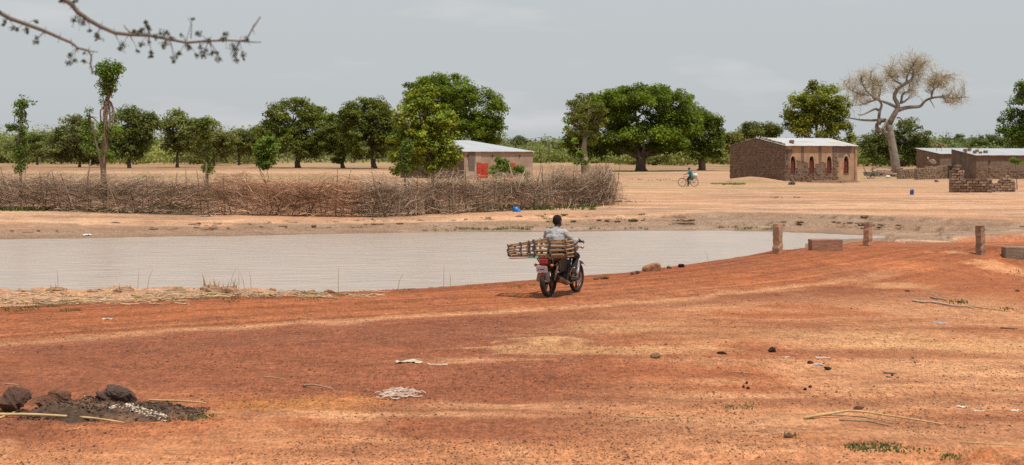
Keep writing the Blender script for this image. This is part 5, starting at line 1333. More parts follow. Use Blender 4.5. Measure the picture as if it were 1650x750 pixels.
# ------------------------------------------------------------------ the frame of split poles tied across the rack
def carrier():
    root = thing('pole_crate', 'long open crate of split wooden poles lashed across the motorcycle rack', 'crate', (0, 0, 0))
    Mb = Matrix.Translation(bike.location) @ Matrix.Rotation(bike.rotation_euler[2], 4, 'Z')
    c = Mb @ Vector((-.56, .19, .775)); root.location = c
    root.rotation_euler = Euler((R(-1.5), R(-2.3), R(-13)), 'XYZ')     # x: long way (to the right), y: away, z: up
    LX, DY = 1.16, .58
    mats = [mat('split_pole_%s' % 'abc'[i], a, b, .8, 5, .004, 30, stretch=(.3, 2, 2)) for i, (a, b) in enumerate((((.40, .25, .125), (.28, .165, .08)), ((.33, .20, .10), (.22, .13, .065)), ((.46, .31, .175), (.32, .20, .105))))]
    rng = random.Random(4)
    def hgt(f, x):   # the crate narrows to its left end
        u = (x + LX / 2) / LX; lo = .0 + .030 * (1 - u) ** 2; hi = .215 + .085 * min(1, u * 2.0) - .03 * max(0, u - .55); return lo + (hi - lo) * f
    def bar(p, q, r, m_, nm='pole'):
        pts = [Vector(p) * (1 - f) + Vector(q) * f for f in (0, .25, .5, .75, 1)]
        pts = [a + Vector((0, rng.uniform(-.006, .006), rng.uniform(-.006, .006))) for a in pts]
        return MB().tube(pts, [r * rng.uniform(.9, 1.1) for _ in pts], 7).build(nm, m_, root, True)
    for side in (-1, 1):
        for k, f in enumerate((.06, .34, .62, .86, .985)):
            n = 9; pts = []
            for i in range(n):
                x = -LX / 2 + LX * i / (n - 1); x += rng.uniform(-.005, .005)
                ins = .10 * max(0, -x - .25) ** 1.0
                pts.append((x, side * (DY / 2 - ins) + rng.uniform(-.006, .006), hgt(f, x) + rng.uniform(-.006, .006)))
            r = (.015, .013, .016, .015, .013)[k]
            MB().tube(pts, [r * rng.uniform(.9, 1.12) for _ in pts], 7).build('pole', mats[(k + (side > 0)) % 3], root, True)
    for x in (-LX / 2 + .01, LX / 2 - .01):
        for f in (.10, .36, .60, .86):
            ins = .10 * max(0, -x - .25)
            bar((x, -DY / 2 + ins - .03, hgt(f, x) + .012), (x + .01, DY / 2 - ins + .03, hgt(f, x) + .012), .014, mats[rng.randrange(3)], 'end_pole')
    for x in (-.50, -.28, -.06, .10, .27, .50):      # cross sticks of the floor and the top
        bar((x, -DY / 2 - .015, hgt(0, x) - .006), (x, DY / 2 + .015, hgt(0, x) - .006), .013, mats[1], 'cross_pole')
        if x not in (-.28, .27): bar((x, -DY / 2 - .02, hgt(1, x) + .012), (x, DY / 2 + .02, hgt(1, x) + .012), .012, mats[rng.randrange(3)], 'cross_pole')
    for y in (-.24, -.14, -.03, .08, .19): bar((-LX / 2 + .02, y, .012), (LX / 2 - .02, y * 1.02, -.012), .013, mats[2], 'floor_pole')
    for k in range(5):      # more poles stacked inside
        y = -.16 + .08 * k; z_ = rng.uniform(.05, .20); bar((-.08 + rng.uniform(0, .2), y, z_), (LX / 2 - .04, y + rng.uniform(-.03, .03), z_ + rng.uniform(-.02, .02)), .014, mats[rng.randrange(3)])
    # boards closing the floor
    for k, y in enumerate((-.27, -.16, -.05, .06, .17)):
        q = MB(); q.box((-.02 if k else -.56, y, -.034), (LX / 2 + .02, y + .098, -.022), jit=.003); q.build('floor_board', mat('floor_plank_%s' % 'abcde'[k], (.42, .23, .10), (.30, .15, .065), .8, 4, stretch=(.2, 2, 2)), root)
    # uprights and dark rubber lashings
    M_tie = mat('rubber_strap', (.05, .045, .055), (.09, .08, .085), .8, 10)
    for x in (-LX / 2 + .012, -.315, -.145, -.055, .24, LX / 2 - .025):
        for side in (-1, 1):
            ins = .10 * max(0, -x - .25); y = side * (DY / 2 - ins + .024)
            bar((x, y - side * .042, hgt(0, x) - .02), (x, y - side * .042, hgt(1, x) + .02), .012, mats[rng.randrange(3)], 'upright')
            q = MB(); w_ = .022 if x in (-.055, .24) else .014
            q.tube([(x + .018 * math.sin(i * 1.3), y - side * (.004 if i % 2 else -.003), hgt(0, x) - .015 + (hgt(1, x) - hgt(0, x) + .04) * i / 8) for i in range(9)], w_, 6)
            q.build('lashing', M_tie if x != LX / 2 - .025 else mat('bark_lashing', (.19, .11, .07), (.12, .07, .05), .9), root, True)
    q = MB(); q.box((-.18, -DY / 2 - .035, -.045), (.02, -DY / 2 + .01, .005), jit=.012); q.build('green_rag', mat('green_rag', (.10, .22, .11), (.30, .36, .30), .8, 18), root)
    return root
carrier()
# ------------------------------------------------------------------ the cyclist beyond the pond
def cyclist():
    c = on_ground(1109, 301); V = Vector
    rz = R(180 - 6)   # x forward points to the left of the picture
    t = thing('bicycle', 'black bicycle standing side-on on the sandy plain beyond the pond', 'bicycle', c, rz)
    r = .345; M_thin = M_black
    for x in (-.49, .50):
        e = empty('wheel', (x, 0, r)); e.parent = t
        ring(0, 0, r - .018, .018, 36, 6).build('tyre', M_tyre, e, True); ring(0, 0, r - .042, .010, 36, 6).build('rim', M_chrome, e, True)
        q = MB()
        for k in range(14):
            a = 2 * math.pi * k / 14; q.tube([(0, .02 * (-1) ** k, 0), (math.cos(a) * (r - .045), 0, math.sin(a) * (r - .045))], .003, 4)
        q.build('spokes', M_chrome, e); MB().tube([(0, -.05, 0), (0, .05, 0)], .022, 8).build('hub', M_engine, e)
    q = MB(); A, B_, D, E = (-.49, 0, r), (-.03, 0, .30), (-.20, 0, .80), (.36, 0, .82)
    for a, b in ((B_, D), (D, E), (B_, (.38, 0, .70)), (A, B_), (A, D), (E, (.38, 0, .70))): q.tube([a, b], .016, 8)
    q.build('frame', M_thin, t); MB().tube([(.34, 0, .90), (.38, 0, .70), (.44, 0, .52), (.50, 0, r)], .016, 8).build('fork', M_chrome, t)
    q = MB(); q.tube([(.24, .28, .98), (.33, .24, 1.0), (.36, 0, .98), (.33, -.24, 1.0), (.24, -.28, .98)], .012, 6); q.tube([(.36, 0, .98), (.35, 0, .85)], .012, 6); q.build('handlebar', M_chrome, t)
    q = MB(); q.ball((-.24, 0, .88), (.13, .085, .04), 12, 8); q.tube([(-.22, 0, .86), (-.20, 0, .78)], .014, 6); q.build('saddle', M_seat, t, True)
    q = MB(); q.tube([(-.03, -.08, .30), (-.03, .08, .30)], .07, 14); q.tube([(-.03, -.09, .30), (.08, -.10, .18)], .012, 6); q.tube([(-.03, .09, .30), (-.14, .10, .42)], .012, 6)
    q.box((.03, -.17, .165), (.13, -.09, .19)); q.box((-.19, .09, .41), (-.09, .17, .435)); q.build('crank', M_engine, t)
    q = MB(); q.tube([(-.30, -.07, .74), (-.72, -.07, .74)], .010, 6); q.tube([(-.30, .07, .74), (-.72, .07, .74)], .010, 6); q.tube([(-.70, .07, .74), (-.49, .06, r)], .008, 6); q.tube([(-.70, -.07, .74), (-.49, -.06, r)], .008, 6)
    for x in (-.35, -.5, -.65): q.tube([(x, -.07, .74), (x, .07, .74)], .008, 6)
    q.build('carrier', M_engine, t)
    for x in (-.49, .50):
        q = MB(); v = []; f = []
        for i in range(9):
            a = R(160 - i * 16); v += [(x + .375 * math.cos(a), -.03, r + .375 * math.sin(a)), (x + .375 * math.cos(a), .03, r + .375 * math.sin(a))]
        f = [(2 * i, 2 * i + 1, 2 * i + 3, 2 * i + 2) for i in range(8)]; q.add(v, f); o = q.build('mudguard', M_thin, t, True); o.modifiers.new('s', 'SOLIDIFY').thickness = .005
    # person astride, one foot on the ground
    p = thing('person', 'person in a teal tunic and purple cap astride the bicycle beyond the pond', 'person', c, rz)
    sh = lambda s: V((-.13, .17 * s, 1.27)); el = lambda s: V((.02, .24 * s, 1.08)); wr = lambda s: V((.22, .265 * s, 1.03))
    parts = [('t', [(-.22, 0, .90), (-.20, 0, 1.08), (-.14, 0, 1.26)], [.12, .12, .12]), ('t', [(-.13, 0, 1.28), (-.10, 0, 1.38)], [.055, .05]), ('b', (-.085, 0, 1.475), (.095, .075, .105)), ('b', (-.045, 0, 1.425), (.06, .055, .055)), ('b', (.012, 0, 1.46), (.016, .013, .02)), ('b', (-.09, .075, 1.46), (.016, .01, .028)), ('b', (-.09, -.075, 1.46), (.016, .01, .028))]
    for s in (-1, 1):
        parts += [('t', [sh(s), el(s), wr(s)], [.05, .04, .028])]
        palm = wr(s) + V((.04, 0, -.005)); parts += [('t', [wr(s), palm], [.026, .034])] + hand_fingers(None, palm, V((.95, 0, -.2)).normalized(), V((0, 1, 0)), V((0, 0, 1)))
    parts += [('t', [(-.20, .10, .88), (.02, .15, .52), (.0, .17, .12)], [.085, .058, .036]), ('t', [(-.03, .17, .05), (.17, .18, .04)], [.036, .03]),
              ('t', [(-.20, -.10, .88), (.08, -.13, .60), (-.06, -.15, .26)], [.085, .058, .036]), ('t', [(-.10, -.15, .22), (.10, -.16, .20)], [.036, .03])]
    fuse('body', parts, M_skin, .013, 2, p)
    fuse('tunic', [('t', [(-.24, 0, .74), (-.22, 0, .95), (-.19, 0, 1.12), (-.145, 0, 1.25)], [.19, .17, .165, .135]), ('t', [(-.30, 0, .62), (-.26, 0, .80)], [.13, .16])] + [('t', [sh(s), el(s) * .8 + sh(s) * .2, el(s)], [.09, .085, .07]) for s in (-1, 1)], mat('teal_cloth', (.045, .20, .20), (.03, .14, .145), .9, 6, .02, 12), .016, 2, p)
    fuse('cap', [('b', (-.09, 0, 1.525), (.105, .088, .07)), ('b', (.0, 0, 1.515), (.07, .06, .014))], mat('purple_cap', (.14, .11, .19), (.10, .08, .14), .9, 10), .01, 1, p)
    fuse('trousers', [('t', [(-.20, .10, .88), (.02, .15, .52), (.0, .17, .16)], [.105, .078, .06]), ('t', [(-.20, -.10, .88), (.08, -.13, .60), (-.05, -.15, .30)], [.105, .078, .06])], M_trouser, .016, 2, p)
    # load on the carrier
    Mw = Matrix.Translation(c) @ Matrix.Rotation(rz, 4, 'Z')
    s = thing('sack', 'white and blue plastic sack tied on the bicycle carrier', 'sack', Mw @ V((-.56, 0, .752)), rz)
    q = MB(); q.ball((0, 0, .17), (.24, .22, .18), 16, 10, jit=.05); q.build('bag', mat('white_sack', (.66, .66, .66), (.52, .53, .55), .8, 6, .02, 12), s, True)
    q = MB(); q.ball((.02, 0, .17), (.10, .225, .184), 16, 10); q.build('blue_print', mat('blue_print', (.22, .36, .60), (.35, .47, .66), .8, 8), s, True)
    q = MB(); q.tube([(0, 0, .32), (.01, 0, .40), (.03, .01, .44)], [.09, .05, .075], 10); q.build('knot', mat('tan_cloth', (.52, .42, .30), (.42, .32, .22), .9, 8), s, True)
    q = MB(); q.box((-.02, -.18, .002), (.22, .18, .04), jit=.01); q.build('strap', mat('yellow_strap', (.55, .33, .06), (.45, .25, .05), .8, 8), s)
cyclist()

# ------------------------------------------------------------------ parapet posts and blocks at the culvert
M_conc = mat('stained_concrete', (.36, .235, .155), (.46, .21, .11), .95, 2.2, .015, 18, contrast=(.38, .66))
M_conc2 = mat('dark_concrete', (.22, .135, .10), (.30, .17, .115), .95, 3.0, .02, 14)
def post(label, px, py, h, w_, rz, m_, tilt=0.0):
    p = on_ground(px, py)
    t = thing('parapet_post', label, 'post', (p.x, p.y, p.z - .05), rz, 'culvert parapet posts'); t.rotation_euler = (tilt, tilt * .6, rz)
    n = 9; v = []; f = []; rng = random.Random(px)
    for i in range(n + 1):
        z = (h + .05) * i / n; s = w_ / 2 * (1 - .06 * i / n)
        for a, b in ((-1, -1), (1, -1), (1, 1), (-1, 1)): v.append((a * s + rng.uniform(-.014, .012), b * s + rng.uniform(-.014, .012), z + (rng.uniform(-.03, .01) if i == n else 0)))
    for i in range(n):
        for k in range(4): f.append((i * 4 + k, i * 4 + (k + 1) % 4, i * 4 + 4 + (k + 1) % 4, i * 4 + 4 + k))
    f += [(3, 2, 1, 0), tuple(n * 4 + k for k in range(4))]
    b = MB(); b.add(v, f); bevel(b.build('shaft', m_, t), .012)
    b = MB(); b.box((-w_ * .62, -w_ * .62, -.15), (w_ * .62, w_ * .62, .045), jit=.02, taper=.9); b.build('footing', M_conc2, t)
post('square concrete post by the pond, leftmost of the three along the culvert', 1253, 409, .82, .205, R(48), M_conc)
post('square orange-stained concrete post at the crest, middle of the three', 1398, 396.5, .72, .20, R(46), M_conc, .02)
post('dark weathered concrete post on the right side of the road, rightmost of the three', 1580, 410.5, .80, .19, R(40), mat('weathered_concrete', (.34, .20, .13), (.22, .135, .09), .95, 3, .02, 16), -.015)
def block(label, px0, px1, py, h, d, rz, m_, Yoff=0):
    a = on_ground(px0, py); b = on_ground(px1, py - 1); L_ = (b - a).length
    L_ = min(L_, .92) if px0 < 1500 else L_
    t = thing('parapet_block', label, 'concrete block', (a.x, a.y, min(a.z, b.z) - .08), rz)
    q = MB(); q.box((0, 0, 0), (L_, d, h + .08), jit=.012); bevel(q.build('stone', m_, t), .02, 2)
    q = MB(); q.box((-.05, -.05, -.12), (L_ + .05, d + .05, .05), jit=.02); q.build('footing', M_conc2, t)
block('low dark concrete parapet block between the left and middle posts', 1308, 1359, 404, .33, .26, R(14), mat('red_dusted_block', (.23, .125, .085), (.33, .16, .095), .95, 3, .02, 14))
block('concrete parapet block cut off by the right edge, beyond the rightmost post', 1620, 1690, 409, .31, .45, R(-2), mat('lichened_block', (.26, .20, .14), (.17, .12, .085), .95, 3, .02, 14))

# ------------------------------------------------------------------ stones
def scatter(regs, seed):
    """points strewn over pixel boxes of the land, thinned by noise into patches"""
    rng = np.random.default_rng(seed); out = []
    for (x0, x1, y0, y1, n, th) in regs:
        px = rng.uniform(x0, x1, n); py = rng.uniform(y0, y1, n); z = np.full(n, -.42 if 355 < (y0 + y1) / 2 < 385 else 0.0)
        for _ in range(9):
            Y = FPX * (CAMH - z) / (py - HOR); X = (px - 825) * Y / FPX; z = z * .55 + .45 * land(X, Y)
        z = land(X, Y)
        k = fbm(X / .9, Y / .9, 3, seed) > th; out.append(np.stack([X, Y, z - .01], 1)[k & (z > WZ + .005)])
    return np.concatenate(out)
def rock_mesh(seed, c, sub=3, rough=1.05):
    import bmesh
    bm = bmesh.new(); bmesh.ops.create_icosphere(bm, subdivisions=sub, radius=1.0)
    rng = np.random.default_rng(seed); pl = rng.normal(size=(9, 3)); pl /= np.linalg.norm(pl, axis=1, keepdims=True); of = rng.uniform(.45, .9, 9)
    V = np.array([v.co[:] for v in bm.verts]); 
    for n_, o_ in zip(pl, of):
        d = V @ n_ - o_; V = V - np.maximum(d, 0)[:, None] * n_ * .85
    fr = np.array([fbm(np.array([p[0] * 2.2 + p[2] * 1.3 + seed]), np.array([p[1] * 2.2 - p[2]]), 4, seed)[0] for p in V]); V = V * (1 + (fr - .5)[:, None] * rough)
    F = [[v.index for v in f.verts] for f in bm.faces]; bm.free()
    me = mesh('rock', V, F, M_stone, False, np.tile(np.array(c), (len(V), 1)) * (0.7 + .6 * fr[:, None])); return me
def rock(label, px, py, size, c, seed, name='rock', cat='rock', group=None, sink=.25, rot=0.0, sub=3, drop=0):
    if size[0] > .15 and py > 500: sub = 4
    p = on_ground(px, py); o = obj(name, rock_mesh(seed, c, sub), None, (p.x, p.y, p.z + size[2] * (1 - sink) * .8 - drop), (0, 0, rot), size)
    return tag(o, label, cat, group)
RB = (.13, .072, .05)
p = on_ground(1050, 437); q = MB(); q.prism([(-.165, 0), (.155, .0), (.175, .09), (.155, .185), (.05, .175), (-.06, .145), (-.15, .11), (-.19, .06)][::-1], .26, Matrix.Translation((0, -.13, 0)), c=(.27, .13, .065))
o = q.build('boulder', M_stone, None, usecol=True, loc=(p.x, p.y, p.z - .02), rot=(0, 0, .15), sc=(1.12, 1.1, 1.12)); bevel(o, .025, 2); tag(o, 'angular orange-brown boulder on the road edge beside the pond', 'rock')
for i, (a, b) in enumerate(((962, 451), (972, 450), (978, 450), (1020, 443), (1026, 442), (1078, 433))): rock('small brown stone on the road edge by the pond, %s from the left of six' % nth(i), a, b, (.075, .06, .05), (.25, .13, .075), 90 + i, 'stone', 'stone', 'stones along the pond edge of the road', sub=2)
rock('small black stone by the pond, right of the boulder', 1097, 431, (.09, .08, .06), (.03, .03, .025), 4, 'stone', 'stone')
rock('tall jagged dark rock at the far left of the ash heap', 22, 664, (.175, .14, .15), RB, 5, rot=.4, drop=-.03)
rock('low reddish rock in the middle of the ash heap', 86, 662, (.20, .13, .105), (.19, .09, .055), 6, rot=1, drop=-.05)
rock('broad flat-topped dark rock on the right of the ash heap', 183, 658, (.21, .14, .115), (.12, .075, .06), 7, rot=.1, drop=-.045)
rock('fist-sized tan stone below the broad flat-topped rock', 168, 661, (.05, .045, .05), (.28, .19, .10), 8, 'stone', 'stone')
rock('tiny pale tan stone near the sandy pile in the foreground', 1057, 577, (.065, .055, .045), (.30, .19, .105), 9, 'stone', 'stone')
rock('black fist-sized stone, upper one right of the sandy pile', 1245, 568, (.055, .05, .045), (.07, .05, .038), 10, 'stone', 'stone')
rock('black flat stone, lower one below the pale scrap', 1334, 596, (.065, .045, .03), (.07, .05, .038), 11, 'stone', 'stone')
rock('dark flat stone left of the black fist-sized stone', 1163, 571, (.07, .05, .025), (.10, .065, .045), 12, 'stone', 'stone')
rock('small brown stone up the slope left of the black flat stone', 1307, 586, (.05, .04, .025), (.15, .085, .06), 13, 'stone', 'stone')
for i, (a, b) in enumerate(((1198, 625), (1203, 619), (1205, 627), (1297, 629), (1305, 625), (1438, 606))): rock('thumb-sized dark pebble in the right foreground, %s from the left of six' % nth(i), a, b, (.022, .022, .02), (.08, .05, .04), 20 + i, 'pebble', 'pebble', 'dark pebbles in the right foreground', sub=2)
for i, (a, b, lab) in enumerate(((1462, 470, 'brown clod at the foot of the embankment slope'), (1545, 488, 'weedy clod above the washed rill'), (1640, 470, 'dark clod near the right edge below the post'), (1385, 660, 'clod left of the long dry stalks'), (1268, 705, 'dark flattened clod with a green sprig beside it'))): rock(lab, a, b, (.06, .045, .025), (.20, .10, .06), 30 + i, 'clod', 'clod', sub=2)

# ash and charcoal heap
def heap():
    c = on_ground(185, 668); t = thing('ash_heap', 'black heap of charcoal and ash around the dark rocks at lower left', 'ash heap', c)
    nx, ny = 90, 40; X, Y = np.meshgrid(np.linspace(-1.15, 1.15, nx), np.linspace(-.75, .75, ny))
    q = np.hypot(X / 1.12, Y / .62) + (fbm(X * 3 + 7, Y * 3, 4, 8) - .5) * .7
    hh = .145 * ss(1.0, .30, q) * (1 - .45 * ss(.2, 1.1, X)) * (.6 + .8 * fbm(X * 6, Y * 6, 3, 9)) - .03
    base = land(c.x + X, c.y + Y) - c.z
    V = np.stack([X, Y, base + hh], -1).reshape(-1, 3); idx = np.arange(nx * ny).reshape(ny, nx)
    F = np.stack([idx[:-1, :-1], idx[:-1, 1:], idx[1:, 1:], idx[1:, :-1]], -1).reshape(-1, 4)
    n_ = fbm(X * 4, Y * 4, 4, 10)[..., None]; k_ = ss(.42, .6, n_); k_ = np.clip(k_ + .35, 0, 1); col = np.array([.034, .026, .02]) * (1 - k_) + np.array([.14, .075, .043]) * k_
    obj('heap', mesh('heap', V, F, M_stone, True, col.reshape(-1, 3)), t)
    def bits(name, n, x0, x1, y0, y1, size, cols, slope=0):
        rng = np.random.default_rng(len(name)); b = MB()
        for i in range(n):
            f = rng.random(); x = x0 + (x1 - x0) * f; y = (y0 + (y1 - y0) * rng.random()) + slope * f
            i_ = int(np.clip((x + 1.15) / 2.3 * (nx - 1), 0, nx - 1)); j_ = int(np.clip((y + .75) / 1.5 * (ny - 1), 0, ny - 1))
            s = rng.uniform(.5, 1.3) * size; b.ball((x, y, base[j_, i_] + max(hh[j_, i_], 0) + s * .3), (s, s * rng.uniform(.6, 1), s * .7), 5, 4, c=cols[rng.integers(len(cols))], jit=.25)
        tag(b.build(name, M_stone, t, usecol=True), kind='stuff')
    bits('charcoal_bits', 1900, -.95, .95, -.45, .45, .012, [(.02, .017, .015), (.045, .034, .028), (.11, .065, .042), (.17, .09, .055)])
    bits('white_shells', 300, -.02, .62, -.02, -.20, .011, [(.62, .50, .38), (.72, .62, .50), (.5, .38, .27)], slope=-.22)
heap()

# ------------------------------------------------------------------ stalks, sticks and scraps lying about
M_straw = mat('dry_straw', (.60, .42, .21), (.46, .30, .14), .8, 6, stretch=(.5, 3, 3))
M_straw2 = mat('grey_straw', (.42, .31, .20), (.30, .21, .13), .85, 6, stretch=(.5, 3, 3))
def stalk(label, pts, r, m_=None, name='dry_stalk', group=None, lift=.0):
    P = [on_ground(a, b) for a, b in pts]; c = P[0].copy(); Q = []
    for i in range(len(P) - 1):
        for f in (0, .34, .67): 
            q = P[i] * (1 - f) + P[i + 1] * f; q.z = H(q.x, q.y) + r + lift * math.sin(math.pi * (i + f) / (len(P) - 1)); Q.append(q - c)
    q = P[-1]; Q.append(Vector((q.x, q.y, H(q.x, q.y) + r)) - c)
    n = len(Q); o = MB().tube(Q, [r * (1.1 - .55 * i / (n - 1)) for i in range(n)], 7).build(name, m_ or M_straw, None, True, loc=c)
    return tag(o, label, 'stalk', group)
stalk('longest pale stalk lying across the right foreground', [(1296, 676), (1365, 671), (1420, 677), (1520, 686)], .014, lift=.05)
stalk('second stalk crossing under the longest pale stalk', [(1298, 675), (1335, 673), (1390, 676), (1440, 684)], .011, M_straw2, lift=.02)
stalk('short split stalk lying below the longest pale stalk', [(1352, 678), (1400, 680), (1436, 688)], .009, M_straw2)
stalk('thin straw right of the green seedlings at lower right', [(1546, 714), (1590, 716), (1640, 719)], .006)
stalk('thick pale stalk along the lower edge of the ash heap', [(-20, 671), (60, 675), (130, 679), (200, 684)], .016, lift=.03)
stalk('bent stalk at the left edge below the jagged rock', [(-15, 680), (10, 672), (32, 663)], .013)
stalk('thin stalk crossing at the left edge under the ash heap', [(-18, 668), (15, 668), (48, 672)], .009)
stalk('straight tan stalk lying behind the right end of the ash heap', [(240, 646.5), (290, 647.5), (331, 651)], .011)
stalk('stub of tan stalk beside the broad flat-topped rock', [(136, 642), (152, 649)], .016)
stalk('straw at the left edge above the jagged rock', [(2, 619), (30, 621)], .007)
stalk('forked bleached stick lying left of the white plastic tangle', [(489, 624), (500, 626), (512, 627), (536, 629)], .014, M_straw2, 'stick', lift=.03)
stalk('faint straw lying left of the bleached stick', [(425, 608), (440, 609), (458, 612)], .006)
stalk('broken twig in the middle of the right foreground', [(1424, 602), (1436, 603), (1446, 603)], .016, M_straw2, 'stick')
stalk('dark twig below the broken twig', [(1428, 608), (1438, 609)], .008, M_stickdark, 'stick')
stalk('thin straw lying in front of the wheel marks, centre bottom', [(1000, 672), (1030, 673), (1068, 673)], .006)
stalk('bleached root lying along the washed rill', [(1470, 486), (1500, 488), (1535, 494), (1570, 498)], .018, mat('bleached_root', (.55, .46, .38), (.42, .33, .26), .9, 5))
stalk('grey root end above the washed rill', [(1500, 481), (1525, 485)], .02, M_straw2)
stalk('long straw lying to the right end of the rill', [(1560, 494), (1600, 499), (1628, 503)], .010)
stalk('dark twig at the right edge of the road slope', [(1612, 530), (1640, 531)], .014, M_stickdark, 'stick')
stalk('pale straw in the lower middle, left of the seedlings', [(1180, 600), (1205, 602), (1222, 603)], .006)
for i, (a, b_) in enumerate(sorted((random.uniform(20, 1600), random.uniform(530, 735)) for _ in range(16))):
    stalk('tiny broken straw scattered on the red foreground, %s from the left' % nth(i), [(a, b_), (a + random.uniform(8, 22), b_ + random.uniform(-1, 1.5))], .004, M_straw, 'straw_bit', 'scattered straw bits')
# stalk litter and stubble on the near bank
rng = random.Random(9)
for i, a in enumerate(sorted(rng.uniform(4, 560) for _ in range(46))):
    top = 469 + (a / 560) * 4; bot = 496 - a * .04; b_ = rng.uniform(top + 4, max(top + 6, bot - 4))
    stalk('broken dry cane lying on the near bank, %s from the left' % nth(i), [(a, b_), (a + rng.uniform(10, 45), b_ + rng.uniform(-4, 5))], rng.uniform(.008, .017), rng.choice((M_straw, M_straw2, M_straw)), 'dry_cane', 'cane litter on the near bank')
def stub_clump(label, px, py, n, h, seed):
    c = on_ground(px, py); t = thing('stubble_clump', label, 'stubble', c); rg = random.Random(seed)
    for k in range(n):
        x, y = rg.uniform(-.16, .16), rg.uniform(-.12, .12); hh = h * rg.uniform(.35, 1.0); lx, ly = rg.uniform(-.3, .3), rg.uniform(-.2, .2)
        MB().tube([(x, y, -.04), (x + lx * hh * .4, y + ly * hh * .4, hh * .55), (x + lx * hh, y + ly * hh, hh)], [.014, .012, .007], 6).build('stalk', rg.choice((M_straw, M_straw2)), t, True)
    b = MB(); b.ball((0, 0, -.01), (.24, .16, .10), 9, 6, jit=.2, c=(.26, .15, .09)); b.build('root_ball', M_stone, t, usecol=True)
stub_clump('tallest tuft of cut cane stubble on the near bank', 338, 468, 9, .36, 1)
stub_clump('second tuft of cut cane stubble right of the tallest', 368, 469, 8, .28, 2)
stub_clump('low tuft of dry stubble on the left of the near bank', 200, 470, 6, .20, 3)
stub_clump('small tuft of dry stubble near the left end of the bank', 92, 470, 5, .18, 4)
stub_clump('low stubble tuft between the verge canes and the water', 286, 470, 6, .18, 5)
for i, (px, py, hh) in enumerate(((94, 466, .42), (222, 464, .38), (237, 464, .42), (370, 466, .45), (385, 466, .42), (395, 467, .35), (405, 467, .4), (545, 471, .5), (640, 466, .35), (715, 462, .45), (726, 461, .3), (1110, 424, .35), (1142, 420, .28))):
    c = on_ground(px, py + 2); lx = rng.uniform(-.12, .15)
    o = MB().tube([(0, 0, -.03), (lx * .4, 0, hh * .6), (lx, .02, hh)], [.006, .005, .003], 5).build('dry_grass_stem', M_straw2, None, loc=c); tag(o, 'thin dry grass stem standing at the near water edge, %s from the left' % nth(i), 'grass stem', 'grass stems along the near water edge')

# fine straw and clods strewn over the verge, and eroded lumps along the far bank
def litter():
    rng = np.random.default_rng(41); pts = scatter([(-20, 300, 468, 492, 420, .3), (250, 620, 468, 480, 300, .3)], 43); n = len(pts)
    a = rng.uniform(-.5, .5, n) + (rng.random(n) < .3) * 1.2; L_ = rng.uniform(.06, .28, n); d = np.stack([np.cos(a), np.sin(a), rng.normal(size=n) * .12], 1) * L_[:, None]
    P = pts[:, None, :] + d[:, None, :] * np.array([-.5, 0, .5])[None, :, None] + np.array([0, 0, .025]); V, F = tubes_bulk(P, np.tile(rng.uniform(.003, .008, (n, 1)), (1, 3)), 4)
    c = np.array([(.58, .42, .24), (.46, .32, .18), (.36, .25, .16)])[rng.integers(3, size=n)]
    tag(obj('straw_litter', mesh('straw_litter', V, F, M_twig, False, np.repeat(c, 12, 0))), 'fine straw litter covering the clodded verge of the near bank', 'straw', kind='stuff')
    b = MB(); pts = scatter([(-20, 560, 468, 478, 60, .45), (-20, 300, 474, 492, 50, .5)], 47)
    for p in pts: s = rng.uniform(.03, .09); b.ball((p[0], p[1], p[2] + s * .2), (s * 1.3, s, s * .8), 6, 5, jit=.25, c=tuple(np.array((.36, .20, .125)) * rng.uniform(.7, 1.1)))
    tag(b.build('verge_clods', M_stone, None, usecol=True), 'crumbly earth clods along the near bank verge', 'earth clods', kind='stuff')
    b = MB(); n = 9000; px = np.where(rng.random(n) < .75, rng.uniform(560, 1660, n), rng.uniform(0, 560, n)); py = rng.uniform(335, 372, n); y = FPX * 2.95 / (py - HOR); x = (px - 825) * y / FPX
    z, dd, _, fr, n1, _, _ = land(x, y, True)
    e = np.minimum(np.abs(dd - (2.2 + 2.6 * (n1 - .35))), np.abs(dd - (5.0 + 6.0 * (n1 - .4))))
    ok = (e < .2) & (dd > .6) & (fr > .9) & (fbm(x / 2.6, y / 2.6, 3, 193) > .45)
    for X_, Y_, Z_ in list(zip(x[ok], y[ok], z[ok]))[:700]:
        s = rng.uniform(.025, .075); b.ball((X_, Y_, Z_ + s * .1), (s * rng.uniform(1.2, 4.0), s * 1.2, s * .8), 7, 5, jit=.35, c=tuple(np.array((.23, .145, .095)) * rng.uniform(.5, 1.3)))
    tag(b.build('bank_lumps', M_stone, None, usecol=True), 'eroded lumps of dark mud along the scarps of the far bank', 'mud lumps', kind='stuff')
litter()

# white scraps
def tangle():
    c = on_ground(641, 636); t = thing('plastic_tangle', 'flattened tangle of white plastic strips on the red ground', 'plastic strips', c); rg = random.Random(3)
    m_ = mat('dirty_white_plastic', (.54, .43, .35), (.40, .24, .16), .6, 12)
    for k in range(34):
        a0 = rg.uniform(0, 6.28); r_ = rg.uniform(.06, .25); x0 = math.cos(a0) * r_ * 1.0; y0 = math.sin(a0) * r_ * 1.6; dr = rg.uniform(-.5, .5); ln = rg.uniform(.10, .24)
        pts = []
        for i in range(6):
            f = i / 5 - .5; x = x0 + ln * f; y = y0 + dr * ln * f + .03 * math.sin(f * 7 + k); pts.append((x, y, H(c.x + x, c.y + y) - c.z + .008 + .03 * rg.random()))
        b = MB(); v = []
        for (x, y, z) in pts: v += [(x, y - .012, z), (x, y + .012, z + .008)]
        b.add(v, [(2 * i, 2 * i + 2, 2 * i + 3, 2 * i + 1) for i in range(5)]); o = b.build('strip', m_, t, True); o.modifiers.new('s', 'SOLIDIFY').thickness = .003
tangle()
